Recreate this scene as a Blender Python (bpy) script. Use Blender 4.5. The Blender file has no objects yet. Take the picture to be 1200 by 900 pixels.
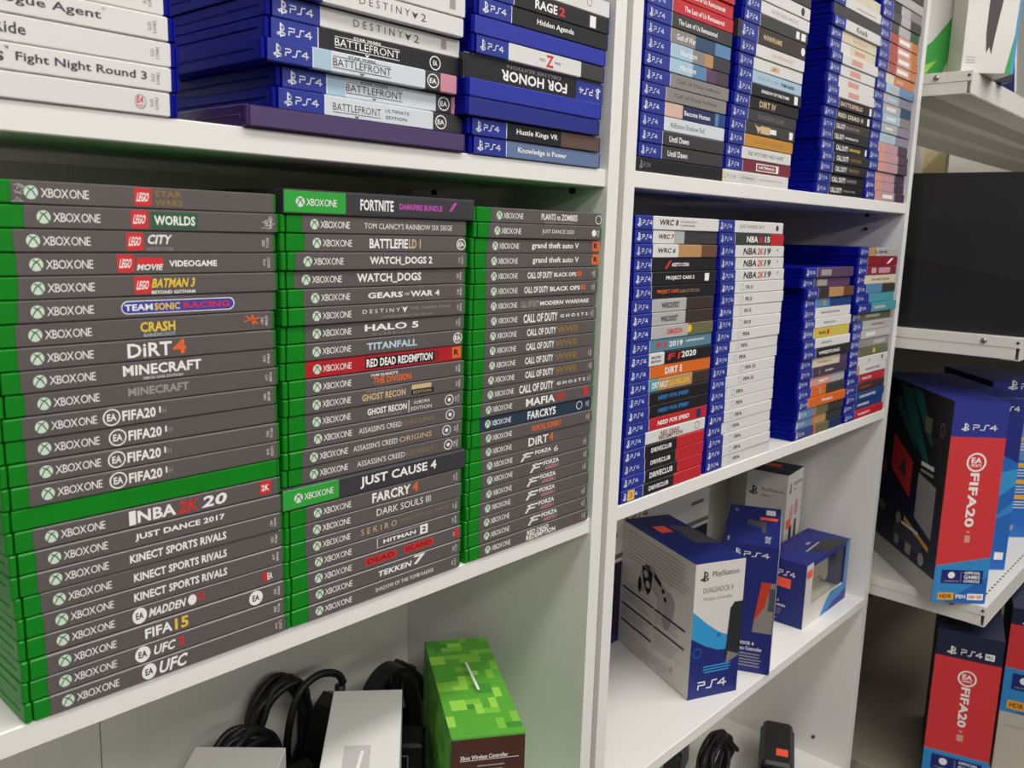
import bpy, math, random
from mathutils import Vector, Matrix
random.seed(11)
S = 0.001            # tables below are in millimetres
Z0 = 1.1             # height of the left bookcase's middle shelf above the floor
scene = bpy.context.scene
col = scene.collection

# ------------------------------------------------------------------ camera
CAM = (-0.6788089, -0.4951628, 0.2816331 + Z0)
YAW, PITCH, ROLL, FPX = 0.8409, -0.1749, 0.0300, 1024.885
cd = bpy.data.cameras.new('camera'); cam = bpy.data.objects.new('camera', cd); col.objects.link(cam)
_f = Vector((math.sin(YAW)*math.cos(PITCH), math.cos(YAW)*math.cos(PITCH), math.sin(PITCH)))
_r = Vector((math.cos(YAW), -math.sin(YAW), 0)); _u = _r.cross(_f)
_c, _s = math.cos(ROLL), math.sin(ROLL)
_R = _c*_r+_s*_u; _U = -_s*_r+_c*_u
cam.matrix_world = Matrix(((_R.x, _U.x, -_f.x, CAM[0]), (_R.y, _U.y, -_f.y, CAM[1]), (_R.z, _U.z, -_f.z, CAM[2]), (0, 0, 0, 1)))
cd.sensor_fit = 'HORIZONTAL'; cd.sensor_width = 36.0; cd.lens = 36.0*FPX/1200.0
cd.clip_start = 0.02; cd.clip_end = 50
cd.dof.use_dof = True; cd.dof.focus_distance = 0.78; cd.dof.aperture_fstop = 16
scene.camera = cam

# ------------------------------------------------------------------ light and exposure
scene.view_settings.view_transform = 'Standard'; scene.view_settings.look = 'None'
scene.view_settings.gamma = 1.0; scene.view_settings.use_curve_mapping = False
scene.view_settings.exposure = 0.0
w = bpy.data.worlds.new('world'); scene.world = w; w.use_nodes = True
bg = w.node_tree.nodes['Background']; bg.inputs[1].default_value = 0.25
_tc = w.node_tree.nodes.new('ShaderNodeTexCoord'); _sx = w.node_tree.nodes.new('ShaderNodeSeparateXYZ'); _rp = w.node_tree.nodes.new('ShaderNodeValToRGB')   # bright ceiling and walls, dim floor
_mr = w.node_tree.nodes.new('ShaderNodeMapRange'); _mr.inputs[1].default_value = -1; _mr.inputs[2].default_value = 1
_rp.color_ramp.elements[0].position = .42; _rp.color_ramp.elements[0].color = (.12, .112, .1, 1); _rp.color_ramp.elements[1].position = .62; _rp.color_ramp.elements[1].color = (1, .985, .95, 1)
w.node_tree.links.new(_tc.outputs['Generated'], _sx.inputs[0]); w.node_tree.links.new(_sx.outputs['Z'], _mr.inputs[0]); w.node_tree.links.new(_mr.outputs[0], _rp.inputs[0]); w.node_tree.links.new(_rp.outputs[0], bg.inputs[0])
def area(name, loc, rot, sx, sy, power, color=(1, 0.98, 0.95)):
    l = bpy.data.lights.new(name, 'AREA'); l.shape = 'RECTANGLE'; l.size = sx; l.size_y = sy; l.energy = power; l.color = color
    o = bpy.data.objects.new(name, l); col.objects.link(o); o.location = loc; o.rotation_euler = rot
    return o
area('ceiling_tube_light', (-0.2, -0.75, 2.75), (0, 0, 0), 3.2, 0.35, 32)
area('ceiling_tube_light.001', (-0.4, -2.1, 2.75), (math.radians(12), 0, 0), 3.2, 0.35, 42)
area('far_fill_light', (-1.3, -3.9, 2.6), (math.radians(25), 0, 0), 3.6, 0.35, 38)  # extra fill lamp, added to brighten the right bookcase's inner side panel
area('ceiling_tube_light.002', (2.2, -1.2, 2.75), (0, 0, 0), 1.8, 0.35, 12)

# ------------------------------------------------------------------ materials
def lin(h):
    h = h.lstrip('#'); o = []
    for i in (0, 2, 4):
        c = int(h[i:i+2], 16)/255.0
        o.append(c/12.92 if c <= 0.04045 else ((c+0.055)/1.055)**2.4)
    return (*o, 1.0)
MATS = {}
def mat(name, hexc, rough=0.45, coat=0.0, metal=0.0, noise=0.0, nscale=40.0, bump=0.0, spec=0.5):
    if name in MATS: return MATS[name]
    m = bpy.data.materials.new(name); m.use_nodes = True
    nt = m.node_tree; b = nt.nodes['Principled BSDF']
    b.inputs['Base Color'].default_value = lin(hexc)
    b.inputs['Roughness'].default_value = rough
    b.inputs['Metallic'].default_value = metal
    b.inputs['Coat Weight'].default_value = coat
    b.inputs['Coat Roughness'].default_value = 0.12
    b.inputs['Specular IOR Level'].default_value = spec
    if noise or bump:
        tc = nt.nodes.new('ShaderNodeTexCoord'); n = nt.nodes.new('ShaderNodeTexNoise')
        n.inputs['Scale'].default_value = nscale; n.inputs['Detail'].default_value = 4
        nt.links.new(tc.outputs['Object'], n.inputs['Vector'])
        if noise:
            mx = nt.nodes.new('ShaderNodeMix'); mx.data_type = 'RGBA'
            c = lin(hexc); k = 1-noise
            mx.inputs[6].default_value = (c[0]*k, c[1]*k, c[2]*k, 1); mx.inputs[7].default_value = tuple(min(1, v*(1+noise)) for v in c[:3])+(1,)
            nt.links.new(n.outputs['Fac'], mx.inputs[0]); nt.links.new(mx.outputs[2], b.inputs['Base Color'])
        if bump:
            bp = nt.nodes.new('ShaderNodeBump'); bp.inputs['Strength'].default_value = bump; bp.inputs['Distance'].default_value = 0.001
            nt.links.new(n.outputs['Fac'], bp.inputs['Height']); nt.links.new(bp.outputs['Normal'], b.inputs['Normal'])
    MATS[name] = m
    return m
WHITE = mat('white_melamine', '#e6e3de', 0.42, noise=0.015, nscale=9)
BACKP = mat('back_panel', '#d9d8cf', 0.6, noise=0.02, nscale=6)
METALW = mat('white_metal', '#dedbd3', 0.38, noise=0.015, nscale=12)
GREEN = mat('green_plastic', '#117d1c', 0.34, noise=0.14, nscale=60, spec=.35)
BLUE = mat('blue_plastic', '#060f80', 0.4, noise=0.12, nscale=60, spec=.1)
PURPLE = mat('purple_plastic', '#3a2254', 0.24, noise=0.12, nscale=60)
BLACKP = mat('black_plastic', '#17171a', 0.4, noise=0.1, nscale=60)
RUBBER = mat('black_rubber', '#101012', 0.5)
CODE_COL = {  # printed paper behind clear film: (hex)
 'spn': '#5d5655', 'redl': '#b0202a', 'dkblu': '#2b3a4e', 'drk': '#3a393d', 'wp': '#dcdad6', 'wpb': '#d3d8dc', 'ltg': '#b3b1ae', 'dkgr': '#3b3a3b',
 'tanp': '#b98d5e', 'brn': '#6d4a30', 'brn2': '#5f4a40', 'blk': '#1d1c20', 'brd': '#3d312c', 'olv': '#6b6a4a', 'teal': '#5b8496', 'orn': '#d86a22', 'tel2': '#4d9aa4',
 'redp': '#c0262f', 'prp': '#5a4260', 'sky': '#5b86ad', 'dbl': '#23437f', 'dbl2': '#2f4c6b', 'yel': '#c9b436', 'cream': '#d8cdb2', 'dkp': '#4b3a4c', 'salm': '#d3998a',
 'dkb': '#23305a', 'drd': '#8c1d28', 'drd2': '#a8483c', 'mar': '#7e2a3c', 'peach': '#d6b3a6', 'icy': '#a9c3d4', 'gry': '#8b8480', 'gold2': '#c58a32', 'orn2': '#c4753c',
 'pkg': '#b69a98', 'prg': '#8d8598', 'slate': '#64789c', 'pk': '#c98a9a', 'dgr': '#2c5a3a', 'ps4': '#27348f', 'lgr': '#2fa03a', 'dkb2': '#222b80', 'bpl': '#2733a0', 'ppp': '#4e3d66',
 # inks
 'w': '#eceae6', 'g': '#9a9694', 'dg': '#3c3a3c', 'dg2': '#6a6668', 'k': '#141416', 'r': '#d02a2a', 'dr': '#7c1a20', 'o': '#e2652a', 'y': '#e8c23a', 'm': '#c04ab0',
 'bl': '#2f7fc0', 'bb': '#3a3f9c', 'pb': '#b9d0dc', 't': '#cdb287', 'dt': '#8e7656', 'gold': '#8e6f38', 'brt': '#7a3a34', 'xg': '#3d7d43', 'disc': '#cfdccb', 'line': '#e6e8ee'}
def ink(k): return mat('ink_'+k, CODE_COL[k], 0.5)
def paper(k): return mat('sleeve_'+k, CODE_COL[k], 0.4, coat=0.35)

# ------------------------------------------------------------------ mesh builder
class MB:
    def __init__(self): self.v = []; self.f = []; self.m = []; self.mats = []; self.smooth = set()
    def mi(self, m):
        if m not in self.mats: self.mats.append(m)
        return self.mats.index(m)
    def add(self, vs, fs, m, sm=False):
        b = len(self.v); k = self.mi(m); self.v += [tuple(p) for p in vs]
        for f in fs:
            if sm: self.smooth.add(len(self.f))
            self.f.append([b+i for i in f]); self.m.append(k)
    def prism(self, x0, x1, y0, y1, z0, z1, m, r=0.0, bev=0.0, n=3):
        """upright rounded block: plan corner radius r, top and bottom edge bevel bev"""
        def ring(ins, z):
            a0, a1, b0, b1 = x0+ins, x1-ins, y0+ins, y1-ins; rr = max(r-ins, 1e-6)
            if r <= 0: return [(a0, b0, z), (a1, b0, z), (a1, b1, z), (a0, b1, z)]
            o = []
            for cx, cy, a in ((a0+rr, b0+rr, 180), (a1-rr, b0+rr, 270), (a1-rr, b1-rr, 0), (a0+rr, b1-rr, 90)):
                for i in range(n+1):
                    t = math.radians(a+90*i/n); o.append((cx+rr*math.cos(t), cy+rr*math.sin(t), z))
            return o
        rings = [ring(0, z0), ring(0, z1)] if bev <= 0 else [ring(bev, z0), ring(0, z0+bev), ring(0, z1-bev), ring(bev, z1)]
        k = len(rings[0]); vs = [p for q in rings for p in q]; fs = [list(range(k))[::-1], list(range((len(rings)-1)*k, len(rings)*k))]
        for a in range(len(rings)-1):
            for i in range(k):
                j = (i+1) % k; fs.append([a*k+i, a*k+j, (a+1)*k+j, (a+1)*k+i])
        self.add(vs, fs, m)
    def tube(self, pts, rad, m, seg=8, closed=False):
        P = [Vector(p) for p in pts]; n = len(P); vs = []; fs = []
        up = Vector((0.13, 0.21, 0.97))
        for i, p in enumerate(P):
            a = P[(i-1) % n] if (closed or i > 0) else P[i]; b = P[(i+1) % n] if (closed or i < n-1) else P[i]
            t = (b-a).normalized(); s = t.cross(up)
            if s.length < 1e-4: s = t.cross(Vector((1, 0, 0)))
            s.normalize(); q = s.cross(t); q.normalize(); up = q
            for k in range(seg):
                an = 2*math.pi*k/seg; vs.append(p+s*rad*math.cos(an)+q*rad*math.sin(an))
        for i in range(n if closed else n-1):
            j = (i+1) % n
            for k in range(seg):
                l = (k+1) % seg; fs.append([i*seg+k, j*seg+k, j*seg+l, i*seg+l])
        if not closed: fs += [list(range(seg)), list(range((n-1)*seg, n*seg))[::-1]]
        self.add(vs, fs, m, True)
    def build(self, name, parent=None, loc=None):
        me = bpy.data.meshes.new(name); me.from_pydata(self.v, [], self.f)
        for m in self.mats: me.materials.append(m)
        me.polygons.foreach_set('material_index', self.m)
        if self.smooth:
            me.polygons.foreach_set('use_smooth', [i in self.smooth for i in range(len(self.f))])
        me.update()
        o = bpy.data.objects.new(name, me); col.objects.link(o)
        if parent: o.parent = parent
        if loc: o.location = loc
        return o
def empty(name, loc, rz=0.0, label=None, cat=None, group=None, rot=None):
    o = bpy.data.objects.new(name, None); col.objects.link(o); o.location = loc
    o.rotation_euler = rot if rot else (0, 0, rz); o.empty_display_size = 0.02
    tag(o, label, cat, group); return o
def tag(o, label=None, cat=None, group=None, kind=None):
    if label: o['label'] = label
    if cat: o['category'] = cat
    if group: o['group'] = group
    if kind: o['kind'] = kind
    return o
def spline(pts, n=8, closed=False):
    P = [Vector(p) for p in pts]; o = []; k = len(P)
    for i in range(k if closed else k-1):
        a = P[(i-1) % k] if closed or i > 0 else P[0]; b = P[i]; c = P[(i+1) % k]; d = P[(i+2) % k] if closed or i+2 < k else P[-1]
        for j in range(n):
            t = j/n; o.append(0.5*((2*b)+(c-a)*t+(2*a-5*b+4*c-d)*t*t+(3*b-a-3*c+d)*t**3))
    if not closed: o.append(P[-1])
    return o

# ------------------------------------------------------------------ lettering (Blender's built-in font, turned into flat meshes)
GLY = {}
def glyphs(strings):
    tmp = []
    for s, bold in strings:
        cu = bpy.data.curves.new('t', 'FONT'); cu.body = s; cu.resolution_u = 2; cu.size = 1.0
        cu.offset = (0.03 if s.upper() == s else 0.02) if bold else 0.0
        cu.space_character = 1.03 if bold else 1.0
        if s == 'XBOX ONE': cu.space_character = .86; cu.space_word = .65
        o = bpy.data.objects.new('t', cu); col.objects.link(o); tmp.append((s, bold, o, cu))
    dg = bpy.context.evaluated_depsgraph_get()
    for s, bold, o, cu in tmp:
        me = o.evaluated_get(dg).to_mesh()
        vs = [(v.co.x, v.co.y) for v in me.vertices]; fs = [list(p.vertices) for p in me.polygons]
        if vs:
            a = min(p[0] for p in vs); b = max(p[0] for p in vs); c = min(p[1] for p in vs); d = max(p[1] for p in vs)
            GLY[(s, bold)] = ([((p[0]-a)/max(b-a, 1e-6), (p[1]-c)/max(d-c, 1e-6)) for p in vs], fs)
        else: GLY[(s, bold)] = ([], [])
        o.evaluated_get(dg).to_mesh_clear()
    for s, bold, o, cu in tmp:
        bpy.data.objects.remove(o); bpy.data.curves.remove(cu)
def stroke(pts, wd):
    """flat ribbon quads of width wd along 2-D points"""
    vs = []; fs = []
    for (x0, y0), (x1, y1) in zip(pts, pts[1:]):
        dx, dy = x1-x0, y1-y0; l = math.hypot(dx, dy) or 1e-6; ux, uy = dx/l*wd/2, dy/l*wd/2; b = len(vs)
        vs += [(x0-ux+uy, y0-uy-ux), (x1+ux+uy, y1+uy-ux), (x1+ux-uy, y1+uy+ux), (x0-ux-uy, y0-uy+ux)]; fs.append([b, b+1, b+2, b+3])
    return vs, fs
def merge(parts):
    vs = []; fs = []
    for v, f in parts:
        b = len(vs); vs += v; fs += [[b+i for i in q] for q in f]
    return vs, fs
def ring2(ro, ri, n=20):
    vs = []; fs = []
    for i in range(n):
        t = 2*math.pi*i/n; vs += [(ro*math.cos(t), ro*math.sin(t)), (ri*math.cos(t), ri*math.sin(t))]
    for i in range(n):
        j = (i+1) % n; fs.append([2*i, 2*j, 2*j+1, 2*i+1])
    return vs, fs
def disc2(r=1.0, n=20): return [(r*math.cos(2*math.pi*i/n), r*math.sin(2*math.pi*i/n)) for i in range(n)], [list(range(n))]
PS4G = merge([stroke([(0, 0), (0, .52), (.88, .52), (.88, 1), (0, 1)], .17), stroke([(1.2, 0), (1.75, 0), (1.95, 1), (2.5, 1)], .17), stroke([(3.55, 0), (3.55, 1), (2.72, .34), (3.85, .34)], .17)])
PSY = merge([stroke([(-.08, -.6), (-.08, .62)], .22), stroke([(0, .6), (.32, .45), (.45, .22), (.34, .0), (.14, .06)], .16),
             stroke([(-.12, -.2), (-.62, -.36), (-.46, -.5), (-.12, -.38)], .14), stroke([(.1, -.18), (.6, -.32), (.5, -.48), (.1, -.54)], .14)])
def unit(g):
    xs = [p[0] for p in g[0]]; ys = [p[1] for p in g[0]]; a, b, c, d = min(xs), max(xs), min(ys), max(ys)
    return [((p[0]-a)/(b-a), (p[1]-c)/(d-c)) for p in g[0]], g[1]
SHAPES = {'#rect': ([(0, 0), (1, 0), (1, 1), (0, 1)], [[0, 1, 2, 3]]), '#tri': ([(0, 1), (.5, 0), (1, 1), (.5, .72)], [[0, 1, 2, 3]]),
 '#slash': ([(0, 0), (.35, 0), (1, 1), (.65, 1)], [[0, 1, 2, 3]]), '#flag': merge([stroke([(.0, 0), (.45, 1)], .2), stroke([(.2, .9), (1, .9)], .22), stroke([(.15, .45), (.75, .45)], .2)]),
 '#disc': unit(disc2()), '#ring': unit(ring2(1, .84)), '#ps4': unit(PS4G), '#ps': unit(PSY),
 '#frame': merge([stroke([(0, 0), (1, 0)], .03), stroke([(0, 1), (1, 1)], .03), stroke([(0, 0), (0, 1)], .012), stroke([(1, 0), (1, 1)], .012)]),
 '#star': unit(merge([stroke([(-1, -.3), (1, .4)], .3), stroke([(-.8, .8), (.7, -.9)], .3), stroke([(0, 1), (.1, -1)], .3)])),
 '#pill': unit(([(8*math.copysign(1, math.cos(t))+math.cos(t), math.sin(t)) for t in [math.radians(5+i*18) for i in range(20)]], [list(range(20))]))}
SHAPES['#flag'] = unit(SHAPES['#flag'])
def flat(g, x0, x1, yc, h, style=''):
    """unit glyph -> 2-D verts in a box x0..x1, yc +- h/2"""
    sh = 0.22*h if 'i' in style else 0.0
    o = []
    for a, b in g[0]:
        if 'u' in style: a, b = 1-a, 1-b
        o.append((x0+(x1-x0-sh)*a+sh*b, yc+(b-.5)*h))
    return o, g[1]
def draw(mb, item, to3, lay):
    """item (text or #shape, x0, x1, yc, h, colour, style) -> faces through to3(x, y, layer)"""
    s, x0, x1, yc, h, c, st = item
    g = SHAPES[s] if s[0] == '#' else GLY.get((s, 'b' in st))
    if not g or not g[0]: return
    if s in ('#ring', '#disc'):
        r = min(x1-x0, h*1.15)
        m_ = (x0+x1)/2; x0, x1 = m_-r/2, m_+r/2
    v, f = flat(g, x0, x1, yc, h, st)
    mb.add([to3(a, b, lay) for a, b in v], f, ink(c))
STACKS = {
 'G1': [
  ('case',-525.52,3.27,287.02,12.48,13.99,'spn','red square and dark gold letters',[('#rect',78.17,88.1,0.25,9.98,'r',''),('LEGO',79.15,87.09,0.25,5.24,'w','bi'),('STAR',90.12,106.72,2.5,3.74,'gold','b'),('WARS',90.12,106.72,-2.5,3.74,'gold','b')],''),
  ('case',-524.04,3.42,274.54,12.48,18.05,'spn','red square and green framed letters',[('#rect',74.23,84.13,0.25,9.98,'r',''),('LEGO',75.21,83.13,0.25,5.24,'w','bi'),('#rect',86.15,114.58,0.0,9.23,'dgr',''),('WORLDS',87.67,112.94,0.0,5.49,'w','b')],'22S 00460'),
  ('case',-525.91,3.4,262.06,12.48,14.03,'spn','red square and white over grey letters',[('#rect',73.06,82.93,0.25,9.98,'r',''),('LEGO',74.04,81.93,0.25,5.24,'w','bi'),('CITY',84.94,100.39,1.5,5.49,'w','bi'),('UNDERCOVER',84.44,100.92,-3.99,2.0,'g','')],'02D 71134'),
  ('case',-525.08,3.92,249.58,12.48,14.21,'spn','red square and red white crest',[('#rect',66.54,76.3,0.25,9.98,'r',''),('LEGO',67.51,75.31,0.25,5.24,'w','bi'),('#rect',77.79,93.56,1.0,4.99,'r',''),('MOVIE',77.79,93.56,-2.0,3.49,'w','bi'),('VIDEOGAME',97.22,127.95,0.0,3.74,'w','b')],'07J 02271'),
  ('case',-525.05,3.59,237.1,12.48,14.09,'spn','red square and yellow letters',[('#rect',75.54,85.62,0.25,9.98,'r',''),('LEGO',76.54,84.6,0.25,5.24,'w','bi'),('BATMAN 3',85.62,113.25,1.25,5.49,'y','bi'),('BEYOND GOTHAM',85.62,112.7,-4.12,2.0,'w','b')],''),
  ('case',-526.0,3.26,224.62,12.48,13.98,'spn','blue pill-shaped multicoloured lettering',[('#pill',68.38,140.0,0.0,7.74,'w',''),('#pill',68.87,139.41,0.0,6.74,'bb',''),('TEAM',70.33,86.89,0.0,3.74,'w','b'),('SONIC',87.92,103.74,0.0,4.24,'y','b'),('RACING',105.91,136.45,0.0,3.74,'r','b')],''),
  ('case',-527.86,3.94,212.15,12.48,14.2,'spn','yellow letters and a red splash',[('CRASH',80.88,102.24,0.75,5.99,'y','b'),('BANDICOOT',82.91,102.24,-3.99,2.0,'pb',''),('#star',147.93,160.29,1.25,6.24,'o','')],'17M 00535'),
  ('case',-527.58,3.01,199.67,12.48,13.88,'spn','bold white letters and orange numeral',[('DiRT',72.09,98.84,0.0,8.24,'w','b'),('4',99.38,108.05,0.5,8.74,'o','b')],''),
  ('case',-526.95,3.11,187.19,12.48,13.92,'spn','bright white blocky letters',[('MINECRAFT',68.44,117.05,1.0,6.24,'w','b'),('XBOX ONE EDITION',79.98,104.81,-4.24,1.62,'w','')],'021 97469'),
  ('case',-525.63,3.71,174.71,12.48,14.13,'spn','faded grey blocky letters',[('MINECRAFT',69.78,107.2,0.75,4.99,'g','b')],'41T 00016'),
  ('case',-527.67,3.0,162.23,12.48,13.88,'spn','white ring and white letters',[('#ring',56.19,66.43,0.0,9.98,'w',''),('EA',58.6,63.96,0.0,4.24,'w','b'),('FIFA20',67.42,87.32,0.0,6.24,'w','b'),('I',89.43,90.49,1.0,3.74,'w',''),('H',91.55,93.68,0.0,3.74,'g','')],'10D 88189'),
  ('case',-526.89,3.93,149.75,12.48,14.2,'spn','white ring and white letters',[('#ring',58.56,68.95,0.0,9.98,'w',''),('EA',61.0,66.44,0.0,4.24,'w','b'),('FIFA20',69.95,90.17,0.0,6.24,'w','b'),('I',92.3,93.38,1.0,3.74,'w',''),('H',94.46,96.62,0.0,3.74,'g','')],''),
  ('case',-526.85,2.15,137.27,12.48,13.58,'spn','white ring and white letters',[('#ring',56.64,67.01,0.0,9.98,'w',''),('EA',59.08,64.51,0.0,4.24,'w','b'),('FIFA20',68.01,88.2,0.0,6.24,'w','b'),('I',90.33,91.41,1.0,3.74,'w',''),('H',92.48,94.64,0.0,3.74,'g','')],'02D 71134'),
  ('case',-526.59,1.63,124.79,12.48,13.39,'spn','white ring and white letters',[('#ring',56.5,66.93,0.0,9.98,'w',''),('EA',58.95,64.42,0.0,4.24,'w','b'),('FIFA20',67.94,88.23,0.0,6.24,'w','b'),('I',90.38,91.45,1.0,3.74,'w',''),('H',92.54,94.71,0.0,3.74,'g','')],'07J 02271'),
  ('case',-527.0,2.36,112.31,12.48,None,'','blank',[],''),
  ('case',-526.17,2.39,99.83,12.48,13.65,'spn','white,red and white block letters',[('#rect',66.7,70.8,0.0,8.74,'w',''),('NBA',71.83,95.89,0.0,7.49,'w','b'),('2K',96.44,112.28,0.0,7.99,'r','bi'),('20',112.86,131.23,0.0,7.49,'w','bi'),('#rect',154.37,162.84,0.62,8.74,'r',''),('2K',155.66,161.52,0.62,4.24,'w','b')],''),
  ('case',-525.4,1.66,87.35,12.48,13.39,'spn','plain white letters ending in year',[('JUST DANCE 2017',68.59,127.24,0.0,4.74,'w','b')],''),
  ('case',-525.5,1.61,74.88,12.48,13.37,'spn','plain white capitals',[('KINECT SPORTS RIVALS',65.0,128.14,0.0,5.24,'w','b')],'12A 54574'),
  ('case',-524.25,2.04,62.4,12.48,13.52,'spn','plain white capitals',[('KINECT SPORTS RIVALS',65.95,127.38,0.0,5.24,'w','b')],'021 97469'),
  ('case',-523.66,2.32,49.92,12.48,13.62,'spn','plain white capitals',[('KINECT SPORTS RIVALS',64.91,126.57,0.0,5.24,'w','b')],'41T 00016'),
  ('case',-523.72,2.5,37.44,12.48,13.68,'spn','white disc,slanted letters and red crest',[('#disc',63.44,72.41,0.0,10.23,'w',''),('EA',65.53,70.28,0.0,4.24,'k','b'),('MADDEN',73.48,97.86,0.0,5.49,'w','bi'),('#disc',99.01,104.79,0.0,6.99,'w',''),('25',105.38,110.67,0.75,4.99,'r','b'),('#rect',153.16,156.47,0.0,6.24,'r',''),('EA',156.47,160.48,0.0,4.99,'w','b')],''),
  ('case',-523.33,1.48,24.96,12.48,13.3,'spn','white letters and gold number',[('FIFA',69.91,87.4,0.0,6.49,'w','b'),('15',89.08,98.19,0.0,7.49,'y','b'),('#disc',141.41,151.84,0.0,10.23,'w',''),('EA',143.99,149.2,0.0,4.24,'k','b')],'22S 00460'),
  ('case',-523.84,1.88,12.48,12.48,13.45,'spn','white disc,slanted letters and red number',[('#disc',63.68,73.28,0.0,10.23,'w',''),('EA',65.79,71.13,0.0,4.24,'k','b'),('UFC',74.91,89.87,0.0,6.24,'w','bi'),('2',91.0,95.56,0.62,6.24,'r','b')],'02D 71134'),
  ('case',-522.97,1.68,0.0,12.48,13.37,'spn','white disc and slanted white letters',[('#disc',66.4,75.6,0.0,10.23,'w',''),('EA',68.54,73.41,0.0,4.24,'k','b'),('UFC',76.69,96.43,0.0,8.24,'w','bi')],'07J 02271'),
 ],
 'G2': [
  ('slip',-351.09,0.5,287.3,16.2,49.56,'drk','magenta words and green end label',[('FORTNITE',62.03,92.13,0.0,7.78,'w','b'),('DARKFIRE BUNDLE',97.77,140.28,0.0,4.21,'m','b'),('#slash',147.47,155.7,1.62,6.48,'m','')],''),
  ('case',-352.55,1.98,274.98,12.32,16.56,'spn','thin white capitals in one line',[("TOM CLANCY'S RAINBOW SIX SIEGE",68.4,154.34,0.0,3.94,'w','')],''),
  ('case',-352.69,2.42,262.65,12.32,18.84,'spn','narrow white letters fading to orange',[('BATTLEFIE',73.49,109.54,0.0,6.9,'w','b'),('LD 1',110.38,122.25,0.0,6.9,'t','b'),('#ring',159.86,170.24,0.0,8.87,'w',''),('EA',161.73,168.33,0.0,3.2,'w','b')],'02D 71134'),
  ('case',-352.82,0.94,250.33,12.32,10.44,'spn','bold white letters and number two',[('WATCH_DOGS 2',72.45,132.55,0.0,6.16,'w','b')],'07J 02271'),
  ('case',-352.31,3.16,238.01,12.32,9.9,'spn','large scratched white letters',[('WATCH_DOGS',62.26,122.9,0.0,7.15,'w','b')],'22B 13946'),
  ('case',-352.49,1.67,225.69,12.32,16.26,'spn','wide white letters and film-wrapped end',[('GEARS',71.19,104.09,0.0,4.19,'w','b'),('OF',105.76,110.8,0.0,1.97,'w',''),('WAR 4',111.65,141.42,0.0,4.44,'w','b')],'12B 09461'),
  ('case',-352.66,0.91,213.36,12.32,17.08,'spn','widely spaced thin letters,two lines',[('D E S T I N Y',66.15,101.22,0.99,2.96,'w',''),('#tri',102.89,108.76,0.99,4.93,'w',''),('THE TAKEN KING',110.45,153.07,1.48,2.22,'g',''),('LEGENDARY EDITION',84.13,134.83,-3.45,1.48,'g','')],'17M 00535'),
  ('case',-352.44,3.11,201.04,12.32,18.21,'spn','wide white letters and number five',[('HALO 5',69.2,120.93,1.23,4.93,'w','b'),('G U A R D I A N S',76.23,115.74,-3.7,1.48,'g','')],'12A 54574'),
  ('case',-353.71,1.87,188.72,12.32,18.45,'spn','pale blue-white capitals and ring',[('TITANFALL',71.82,120.4,0.0,5.18,'pb','b'),('#ring',158.45,168.95,0.0,8.63,'w',''),('EA',160.34,167.02,0.0,3.2,'w','b')],'021 97469'),
  ('case',-353.49,2.76,176.4,12.32,19.17,'redl','white letters on red',[('#rect',70.77,138.98,0.0,7.89,'k',''),('RED DEAD REDEMPTION',71.94,137.17,0.0,6.16,'w','b'),('II',138.98,143.55,0.0,7.39,'dr','b'),('#rect',158.46,168.02,0.62,8.87,'o',''),('R',160.36,166.09,0.62,4.93,'k','b')],'41T 00016'),
  ('case',-352.58,1.79,164.07,12.32,17.41,'spn','orange capitals under tiny white words',[("TOM CLANCY'S",73.8,99.85,3.2,1.97,'w','b'),('THE DIVISION',76.18,113.46,-0.99,5.18,'o','b')],'10D 88189'),
  ('case',-352.55,1.49,151.75,12.32,16.52,'spn','tan letters and gold box',[('GHOST RECON',65.7,107.3,-0.25,5.18,'t','b'),('WILDLANDS',68.83,103.05,4.19,1.48,'g',''),('#rect',113.33,133.7,2.46,3.45,'t',''),('#rect',113.33,136.42,-1.73,3.7,'k',''),('EDITION',115.06,133.7,-1.73,2.22,'t','')],'22S 00460'),
  ('case',-352.56,2.56,139.43,12.32,17.1,'spn','white letters,divider line and swirl',[('GHOST RECON',71.27,109.24,0.74,4.93,'w','b'),('BREAKPOINT',74.45,104.1,-3.7,1.48,'g',''),('#rect',110.97,111.66,0.0,9.86,'w',''),('AURORA',116.18,133.1,2.46,2.71,'w',''),('EDITION',113.57,134.92,-2.22,2.71,'w',''),('#ring',148.77,159.2,0.0,8.38,'w',''),('#disc',152.06,155.86,0.0,3.08,'w','')],'02D 71134'),
  ('case',-352.65,2.47,127.1,12.32,18.14,'spn','fine serif letters and white swirl',[("ASSASSIN'S CREED",63.44,104.23,0.0,4.19,'w',''),('ORIGINS',105.95,137.89,0.0,3.7,'dt',''),('#ring',149.99,160.47,0.0,8.38,'w',''),('#disc',153.3,157.11,0.0,3.08,'w','')],''),
  ('case',-353.26,1.23,114.78,12.32,14.44,'spn','fine serif letters and white swirl',[("ASSASSIN'S CREED",58.4,100.48,0.0,4.19,'w',''),('ORIGINS',102.18,135.75,0.0,4.19,'t',''),('#ring',146.87,157.29,0.0,8.38,'w',''),('#disc',150.16,153.95,0.0,3.08,'w','')],'22B 13946'),
  ('case',-353.57,2.28,102.46,12.32,15.3,'spn','fine serif letters and white swirl',[("ASSASSIN'S CREED",62.61,108.68,0.0,4.19,'w',''),('ODYSSEY',109.55,139.1,0.0,3.7,'dt',''),('#ring',149.38,159.88,0.0,8.38,'w',''),('#disc',152.7,156.51,0.0,3.08,'w','')],'12B 09461'),
  ('slip',-355.48,0.5,86.26,16.2,47.0,'drk','green end label and big white letters',[('JUST CAUSE 4',66.25,142.42,0.0,9.07,'w','b')],''),
  ('case',-353.81,1.04,73.94,12.32,17.6,'spn','white letters and red number four',[('FARCRY',76.22,114.3,0.0,7.64,'w','b'),('4',116.06,122.3,0.62,7.64,'o','b')],'12A 54574'),
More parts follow.
